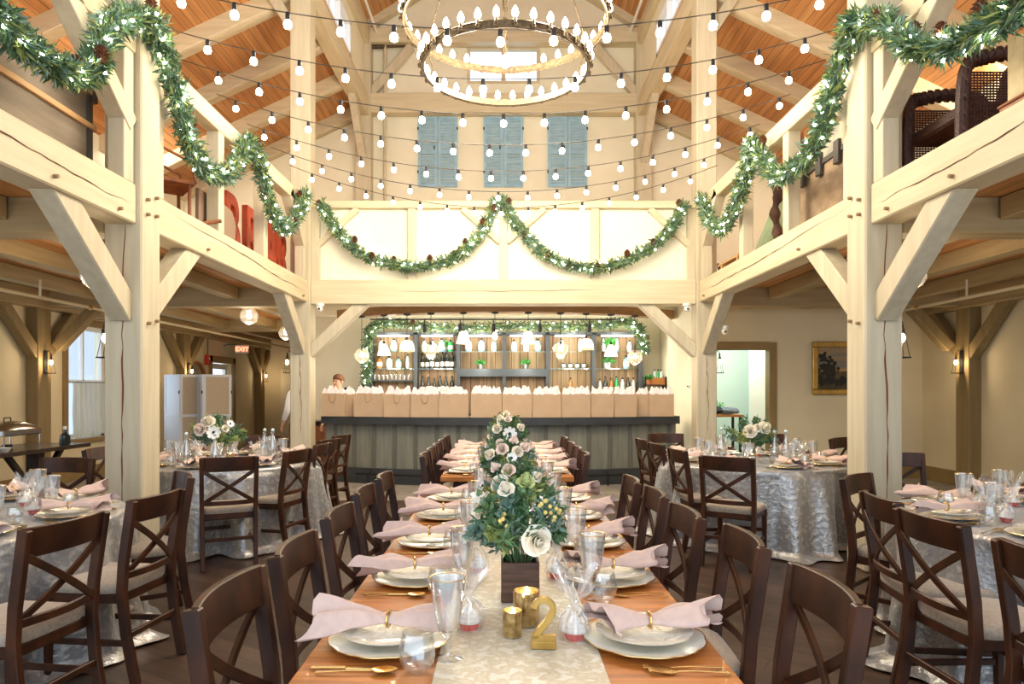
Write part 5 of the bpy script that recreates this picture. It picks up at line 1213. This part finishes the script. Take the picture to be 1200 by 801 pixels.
# painting
t = T('framed_painting', 'dark landscape painting in a wide gold frame on right rear wall', 'painting', (5.72, 11.38, 1.83))
k = M(); W2, H2 = .58, .44
for a in (0,1,2,3):
    k.add([], [])
k.bb(-W2,W2,-.05,0,H2-.09,H2).bb(-W2,W2,-.05,0,-H2,-H2+.09).bb(-W2,-W2+.09,-.05,0,-H2+.09,H2-.09).bb(W2-.09,W2,-.05,0,-H2+.09,H2-.09); k.build('frame', goldb, t, .012)
sky = mat('painted_sky', (96,110,112), .5, c2=(196,152,96), nscale=(.6,1,3.2), nf=(.42,.6)); M().bb(-W2+.09,W2-.09,-.012,-.002,-.05,H2-.09).build('painted_sky', sky, t)
M().bb(-W2+.09,W2-.09,-.014,-.002,-H2+.09,-.05).build('painted_land', mat('painted_land', (50,44,30), .5, c2=(96,84,50), nscale=(3,1,12)), t)
k = M(); rr = random.Random(2); k.bb(-.33,-.31,-.018,-.014,-.3,.1)
for q in range(80): k.ball((-.32+rr.gauss(0,.07), -.018, .0+rr.gauss(0,.09)), .02+.02*rr.random(), 6, 4, sc_=(1,.1,1))
for q in range(60): k.ball((-.49+rr.random()*.6, -.018, -.2+rr.gauss(0,.03)), .03, 6, 4, sc_=(1,.1,1))
k.build('painted_trees', mat('painted_tree', (26,28,20), .5), t)
# side room shelf with folded clothes
t = T('console_table', 'small wooden-topped black table inside the bright side room', 'table', (4.05, 12.6, 0)); M().bb(-.5,.3,-.25,.25,.98,1.02).build('tabletop', tablewood, t, .004)
for a, b in ((-.45,-.2), (.25,-.2), (-.45,.2), (.25,.2)): M().bb(a-.02,a+.02,b-.02,b+.02,0,.98).build('leg', black, t)
fab = [mat('coat_navy', (44,50,60), .9), mat('coat_grey', (110,120,130), .9), mat('cloth_red', (176,70,60), .9)]
for i, (x, z, w_, d_, h) in enumerate(((3.85,1.02,.2,.18,.14), (4.12,1.02,.2,.17,.12))):
    t = T('folded_coat', ['dark navy bundled coat', 'grey bundled coat'][i]+' heaped on the table inside side room', 'coat', (x, 12.55, z)); rr = random.Random(i)
    M().grid(lambda u, v: V((w_*math.cos(2*pi*u)*math.sin(pi*v)**.6*(1+.12*math.sin(5*2*pi*u+i)), d_*math.sin(2*pi*u)*math.sin(pi*v)**.6, max(0, h/2-h/2*math.cos(pi*v)+.014*math.sin(14*u+9*v)))), 30, 14, cu=True).build('coat_cloth', fab[i], t, smooth=60)
t = T('small_plant_vase', 'little leafy sprig in a glass on the side room table', 'plant', (4.0, 12.75, 1.02)); M().lathe([(0,0), (.04,0), (.04,.12)], 12).build('vase', gclear, t); k = M(); rr = random.Random(6)
for q in range(60): d = rdir(rr); d.z = abs(d.z)+.3; d.normalize(); k.leaf(V((0,0,.1))+d*.12*rr.random(), d, rdir(rr), .06, .02)
k.build('foliage', leafG, t, smooth=0, recalc=False)
# cameras, hooks, thermostat
def mk_cam():
    t = T('security_camera', '', 'security camera'); M().lathe([(0,.0), (.06,0), (.062,-.03), (.055,-.045), (0,-.045)], 20).build('mount', white, t); M().ball((0,-.01,-.08), .047, 14, 10).build('camera_ball', white, t)
    M().ball((0,-.047,-.085), .018, 10, 6).build('lens', black, t); return t
scam = Proto(mk_cam)
scam((-2.72, 10.12, 2.75), 0, 'white dome security camera under left end of the gallery beam', 'security cameras'); scam((2.72, 10.12, 2.75), 0, 'white dome security camera under right end of the gallery beam', 'security cameras')
scam((3.3, 10.2, 2.42), 0, 'white security camera on the post beside the right doorway', 'security cameras')
t = T('wall_thermostat', 'small plate with dark button on the wall right of the bar', 'thermostat', (3.05, 11.2, 1.52)); M().bb(-.02,0,-.05,.05,-.02,.03).build('plate_body', white, t); M().bb(-.035,-.02,-.02,.03,0,.02).build('button', black, t)
t = T('coat_hook_rail', 'small hook rail on the wall left of the bar', 'hook rail', (-3.2, 13.38, 1.5)); M().bb(-.25,.25,-.02,0,-.01,.01).build('rail', silver, t)
for x in (-.2,.12): M().ball((x,-.04,0), .03).build('hook', black, t)
# wine rack / stools by left end of the bar: dark cabinet
t = T('bar_end_cabinet', 'low dark wooden cabinet behind the left end of the bar', 'cabinet', (-3.3, 12.6, 0)); M().bb(-.3,.3,-.3,.3,0,.88).build('body', bk, t, .006); M().bb(-.27,.27,-.315,-.3,.08,.82).build('door', old_r, t, .004); M().bb(-.33,.33,-.33,.33,.88,.91).build('cabinet_top', bk, t)

# ================================================================== PEOPLE
skin = mat('skin', (214,164,134), .55, sss=.12); shirt = mat('white_shirt', (232,232,238), .8); pants = mat('maroon_trousers', (92,40,42), .8); hairm = mat('brown_hair', (110,72,48), .8); lips = mat('lips', (180,100,90), .5)
def skinned(name, joints, edges, mt, parent, sub=2, rootv=0):
    me = bpy.data.meshes.new(name); me.from_pydata([j[0] for j in joints], edges, []); me.update(); me.materials.append(mt)
    o = bpy.data.objects.new(name, me); COL.objects.link(o)
    md = o.modifiers.new('skin', 'SKIN'); md.use_smooth_shade = True
    sv = me.skin_vertices[0].data if me.skin_vertices else None
    if sv is None:
        b = bmesh.new(); b.from_mesh(me); b.verts.layers.skin.verify(); b.to_mesh(me); b.free(); sv = me.skin_vertices[0].data
    for i, j in enumerate(joints): rr = j[1]; sv[i].radius = rr if hasattr(rr, '__len__') else (rr, rr); sv[i].use_root = (i == rootv)
    s2 = o.modifiers.new('sub', 'SUBSURF'); s2.levels = s2.render_levels = sub
    bpy.context.view_layer.update()
    dg = bpy.context.evaluated_depsgraph_get(); m2 = bpy.data.meshes.new_from_object(o.evaluated_get(dg)); m2.materials.clear(); m2.materials.append(mt)
    bpy.data.objects.remove(o); o = bpy.data.objects.new(name, m2); COL.objects.link(o); adopt(o, parent); m2.polygons.foreach_set('use_smooth', [True]*len(m2.polygons)); return o
def person(label, loc, rz, H, lower, hairlen=0, lean=0):
    t = T('person', label, 'person', loc, rz); k = H/1.75
    J = []; E = []
    def j(x, y, z, r_, p=None):
        J.append(((x*k, y*k, z*k), r_ if not hasattr(r_, '__len__') else tuple(r_))); 
        if p is not None: E.append((p, len(J)-1))
        return len(J)-1
    pel = j(0,0,.95,(.15,.1)); wa = j(0,0,1.1,(.13,.095),pel); che = j(0,0,1.28,(.16,.105),wa); nk0 = j(0,0,1.43,(.09,.07),che); nk = j(0,.01,1.5,.055,nk0); hb = j(0,.015,1.56,(.07,.08),nk); hd = j(0,.01,1.64,(.076,.092),hb); ht = j(0,.0,1.71,(.055,.07),hd)
    hands = []
    for s in (-1,1):
        sh = j(s*.17,0,1.4,.06,nk0); el = j(s*.235,.0,1.13,.042,sh); wr = j(s*.23,.12,.93,.028,el); pm = j(s*.225,.16,.87,(.018,.034),wr)
        for q in range(4):
            f0 = j(s*(.225)+(q-1.5)*.0, .175+.0*q-(q-1.5)*-.018, .83, .0095, pm); f1 = j(s*.222, .18+(q-1.5)*.019, .795-(.006 if q in (1,2) else 0), .0085, f0); j(s*.21, .182+(q-1.5)*.018, .765-(.008 if q in (1,2) else 0), .0075, f1)
        tb = j(s*.21,.195,.87,.011,pm); j(s*.2,.21,.83,.009,tb)
        hp = j(s*.09,0,.86,(.095,.095),pel); kn = j(s*.095,.01,.48,.06,hp); an = j(s*.095,-.02,.09,.04,kn); j(s*.1,.13,.035,(.04,.03),an)
    skinned('body', J, E, skin, t, 2)
    # clothing: shirt and trousers slightly larger than the body
    SJ = [((0,0,.93*k),(.162,.112)), ((0,0,1.1*k),(.145,.11)), ((0,0,1.28*k),(.172,.118)), ((0,0,1.425*k),(.1,.082))]; SE = [(0,1), (1,2), (2,3)]
    for s in (-1,1):
        b = len(SJ); SJ += [((s*.175*k,0,1.4*k),.072), ((s*.237*k,0,1.13*k),.056), ((s*.23*k,.115*k,.95*k),.04)]; SE += [(3,b), (b,b+1), (b+1,b+2)]
    skinned('shirt', SJ, SE, shirt, t, 2)
    LJ = [((0,0,.97*k),(.158,.108)), ((0,0,.9*k),(.15,.11))]; LE = [(0,1)]
    for s in (-1,1):
        b = len(LJ); LJ += [((s*.09*k,0,.82*k),.104), ((s*.095*k,.01*k,.48*k),.078), ((s*.095*k,-.015*k,.08*k),.066)]; LE += [(1,b), (b,b+1), (b+1,b+2)]
    skinned('trousers', LJ, LE, lower, t, 2)
    for s in (-1,1): M().ball((s*.1*k,.05*k,.04), .06, 12, 8, sc_=(.75,2.1,.65)).build('shoe', black, t)
    # face and hair
    k2 = M().grid(lambda u, v: V((.094*math.cos(2*pi*u)*math.sin(pi*.62*v), -.012+.108*math.sin(2*pi*u)*math.sin(pi*.62*v), 1.655*k+.098*math.cos(pi*.62*v)+(.045*v*max(0, math.sin(2*pi*u))))), 28, 12, cu=True); k2.build('hair', hairm, t, smooth=70)
    for s in (-1,1):
        M().ball((s*.032, .088, 1.63*k), .011, 8, 6).build('eye', ink, t); M().ball((s*.086, .0, 1.62*k), .022, 8, 6, sc_=(.4,.8,1.3)).build('ear', skin, t)
    M().lathe([(.015,-.02), (.012,0), (.004,.03)], 8, (0,.1,1.605*k)).build('nose', skin, t); M().ball((0,.091,1.575*k), .022, 8, 5, sc_=(1,.35,.3)).build('mouth', lips, t)
    return t
person('bartender with short brown hair behind left end of the bar', (-2.84, 11.75, 0), pi*.85, 1.74, pants)
person('waiter in white shirt and maroon trousers half hidden by far left post', (-3.47, 11.6, 0), .95, 1.76, pants)
